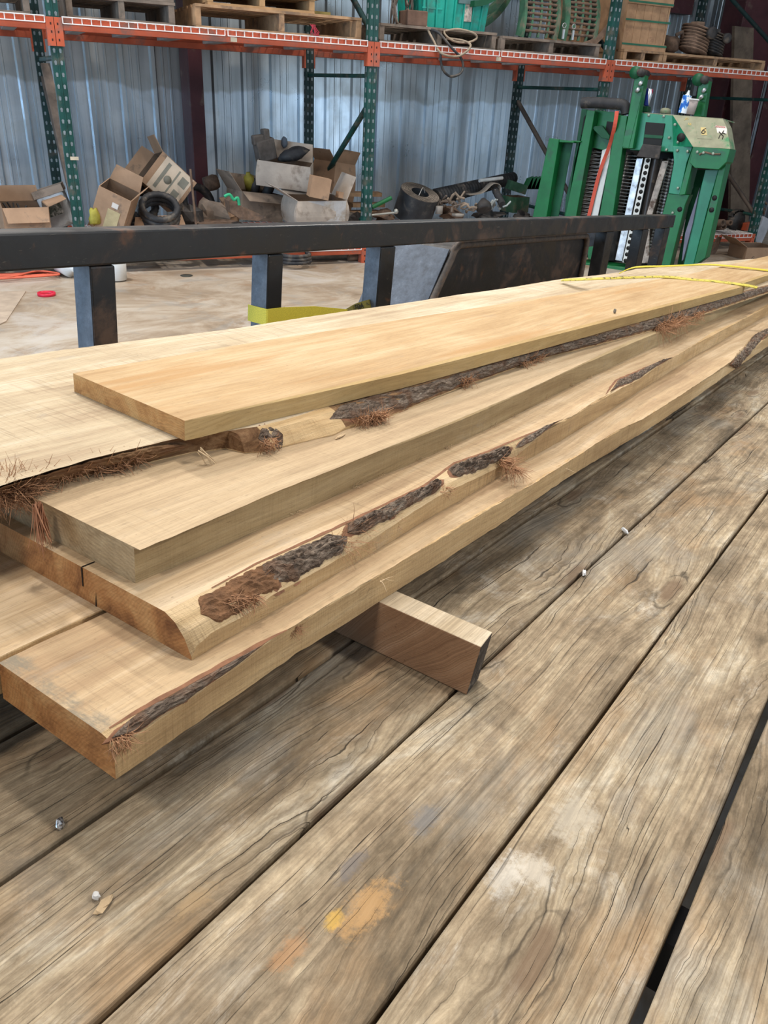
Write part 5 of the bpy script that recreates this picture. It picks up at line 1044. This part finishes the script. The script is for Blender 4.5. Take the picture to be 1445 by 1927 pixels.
# lift arms
def arm(a, b, w, c, name, y=-.06):
    o = bar(a, b, w, y, .1, M_JDG, name); p = mp(c, y-.02)
    g = G().lathe([(0,0),(.05,0),(.05,.04),(0,.04)], p+Vector((-.03,0,0)), rot(0,-90,0), 18); mach.part('pulley', g, M_JDD, o); g = G().lathe([(0,-.05),(.03,-.05),(.034,-.0),(.034,.14),(0,.14)], p+Vector((.03,0,0)), rot(0,-90,0), 14); mach.part('pulley_bolt', g, M_DK, o)
    for k in range(2):
        q = mp((c[0]+(-8 if k else 8), c[1]+68+38*k), y-.012); g = G().lathe([(0,0),(.016,0),(.016,.05),(0,.05)], q, rot(0,60,60), 8); mach.part('clamp_bolt', g, M_SIL, o)
    return o
arm((722,62), (650,480), 58, (710,50), 'lift_arm'); slab([(690,120),(742,125),(655,480),(618,470)], -.065, -.0605, M_JDG, 'arm_cheek'); arm((1085,95), (1052,300), 58, (1068,90), 'lift_arm', .2)
# small things on top of the cover
mach.part('grease_cap', G().lathe([(0,.0),(.05,.0),(.045,.035),(.02,.045),(0,.045)], mp((865,268),.22)-Vector((0,0,.02)), None, 14), M_DUSTG, hs); slab([(720,240),(765,240),(762,272),(716,272)], .1, .2, M_JDD, 'top_stop', hs)
mach.part('top_cover', G().hexa([mp((745,280),.02), mp((1190,316),.02), mp((1190,316),.02)+Vector((0,.48,0)), mp((745,280),.02)+Vector((0,.48,0)), mp((745,276),.02), mp((1190,310),.02), mp((1190,310),.02)+Vector((0,.48,0)), mp((745,276),.02)+Vector((0,.48,0))]), M_DUSTG, hs)
slab([(360,1120),(700,1162),(700,1190),(355,1150)], .0, .35, M_JDG, 'base_rail'); slab([(418,1020),(505,1020),(490,1110),(425,1105)], .1, .25, M_JDG, 'base_bracket')
zc = mp((1000,292),.25)
def on_top(px, y=.14): return mp(px, y)
b = on_top((1003,287), .07); o = T('foam_cup', 'white foam cup with grey-brown shading standing on the green machine', 'cup', MF, b); hc = (mp((1003,205),.07)-b).length; g = G().lathe([(0,.0),(hc*.30,.0),(hc*.40,hc),(hc*.36,hc),(hc*.27,.01),(0,.01)], b, None, 22); o.part('cup_body', g, plain('foam', (.36,.31,.29), .8, var=.08)); o.part('rim', G().tube([b+Vector((hc*.4*math.cos(a), hc*.4*math.sin(a), hc)) for a in [j*math.pi/10 for j in range(20)]], .006, 5, closed=True), plain('foam_white', (.8,.8,.8), .7))
b = on_top((960,280), .05); t = T('sealant_tube', 'white and blue sealant tube standing beside the foam cup', 'tube', MF, b); L = (mp((980,150),.05)-b).length; rz = Vector((.07,0,1)).normalized()
M_TUB = N('tube_print', .4); c_ = M_TUB.coord(); M_TUB.color(M_TUB.ramp(M_TUB.noise(c_, 22, 3, .5), [(.44,(.02,.12,.5)),(.47,(.05,.3,.7)),(.52,(.75,.8,.85))])); M_TUB = M_TUB.mat
t.part('tube_body', G().tube([b, b+rz*L*.78], .038, 16), M_TUB); t.part('nozzle', G().tube([b+rz*L*.78, b+rz*L*.84, b+rz*L], [.026,.014,.008], 12), M_WPL)
b = on_top((748,238), .12); t = T('drink_can', 'slim blue and silver energy drink can beside the left lift arm', 'can', MF, b); L = (mp((760,140),.12)-b).length
M_CAN = N('can_print', .25, .5); c_ = M_CAN.coord(); sp_ = M_CAN.n('SeparateXYZ', Vector=c_); M_CAN.color(M_CAN.ramp(M_CAN.math('FRACT', M_CAN.math('MULTIPLY_ADD', sp_.outputs['X'], 14.0, M_CAN.math('MULTIPLY', sp_.outputs['Z'], 3.0))), [(0,(.03,.06,.35)),(.45,(.05,.1,.5)),(.5,(.75,.78,.82)),(.85,(.8,.82,.85)),(.9,(.5,.05,.1))], 'CONSTANT')); M_CAN = M_CAN.mat
t.part('can_body', G().lathe([(0,0),(.028,0),(.034,.01),(.034,L*.9),(.026,L),(0,L)], b, rot(0,0,6), 18), M_CAN)
# orange rear cord seen under the rail
# ================================================================== LIGHT AND CAMERA
sc = bpy.context.scene
w = D.worlds.new('world'); sc.world = w; w.use_nodes = True; bg = w.node_tree.nodes['Background']
bg.inputs[0].default_value = (.80, .88, 1.0, 1); bg.inputs[1].default_value = .36
def area(name, loc, target, size, power, color=(1,1,1), size_y=None):
    l = D.lights.new(name, 'AREA'); l.energy = power; l.color = color; l.size = size
    if size_y: l.shape = 'RECTANGLE'; l.size_y = size_y
    o = D.objects.new(name, l); COL.objects.link(o); o.location = loc; d = Vector(target)-Vector(loc); o.rotation_euler = d.to_track_quat('-Z', 'Y').to_euler(); return o
def tl(v): return TF.M4 @ Vector(v)     # a trailer-frame point in world space
area('high_bay_lamp', tl((1.6, 1.4, 5.0)), tl((1.0, .6, 0)), .35, 105, (1, .94, .86))
area('high_bay_lamp', tl((2.6, 5.4, 4.6)), tl((1.6, .6, 0)), .45, 260, (1, .94, .86))
area('high_bay_lamp', tl((6.5, 3.0, 5.0)), tl((2.5, .6, 0)), .45, 230, (1, .95, .88))
area('high_bay_lamp', tl((3.2, -3.6, 4.8)), tl((1.5, .3, 0)), .6, 165, (1, .95, .88))
area('high_bay_lamp', tl((-2.6, .6, 4.6)), tl((.8, .5, 0)), .6, 110, (1, .92, .82))  # added fill from the near side, brightens the planks' end faces
area('open_door_daylight', (-4.5, 3.0, 2.0), (2.5, 8.8, .9), 3.2, 330, (.50, .74, 1.0))
area('open_door_daylight', (9.4, -2.0, 2.2), (4.5, 8.8, .8), 3.6, 300, (.60, .80, 1.0))
cam = D.cameras.new('camera'); co_ = D.objects.new('camera', cam); COL.objects.link(co_)
cam.sensor_fit = 'HORIZONTAL'; cam.sensor_width = 36; cam.lens = FPX*36/1445; cam.clip_start = .02; cam.clip_end = 100
m = (RB.transposed() @ Matrix(((1,0,0),(0,-1,0),(0,0,-1)))).to_4x4(); m.translation = CAM; co_.matrix_world = m
sc.camera = co_
sc.view_settings.view_transform = 'Standard'; sc.view_settings.look = 'None'; sc.view_settings.exposure = 0; sc.view_settings.gamma = 1
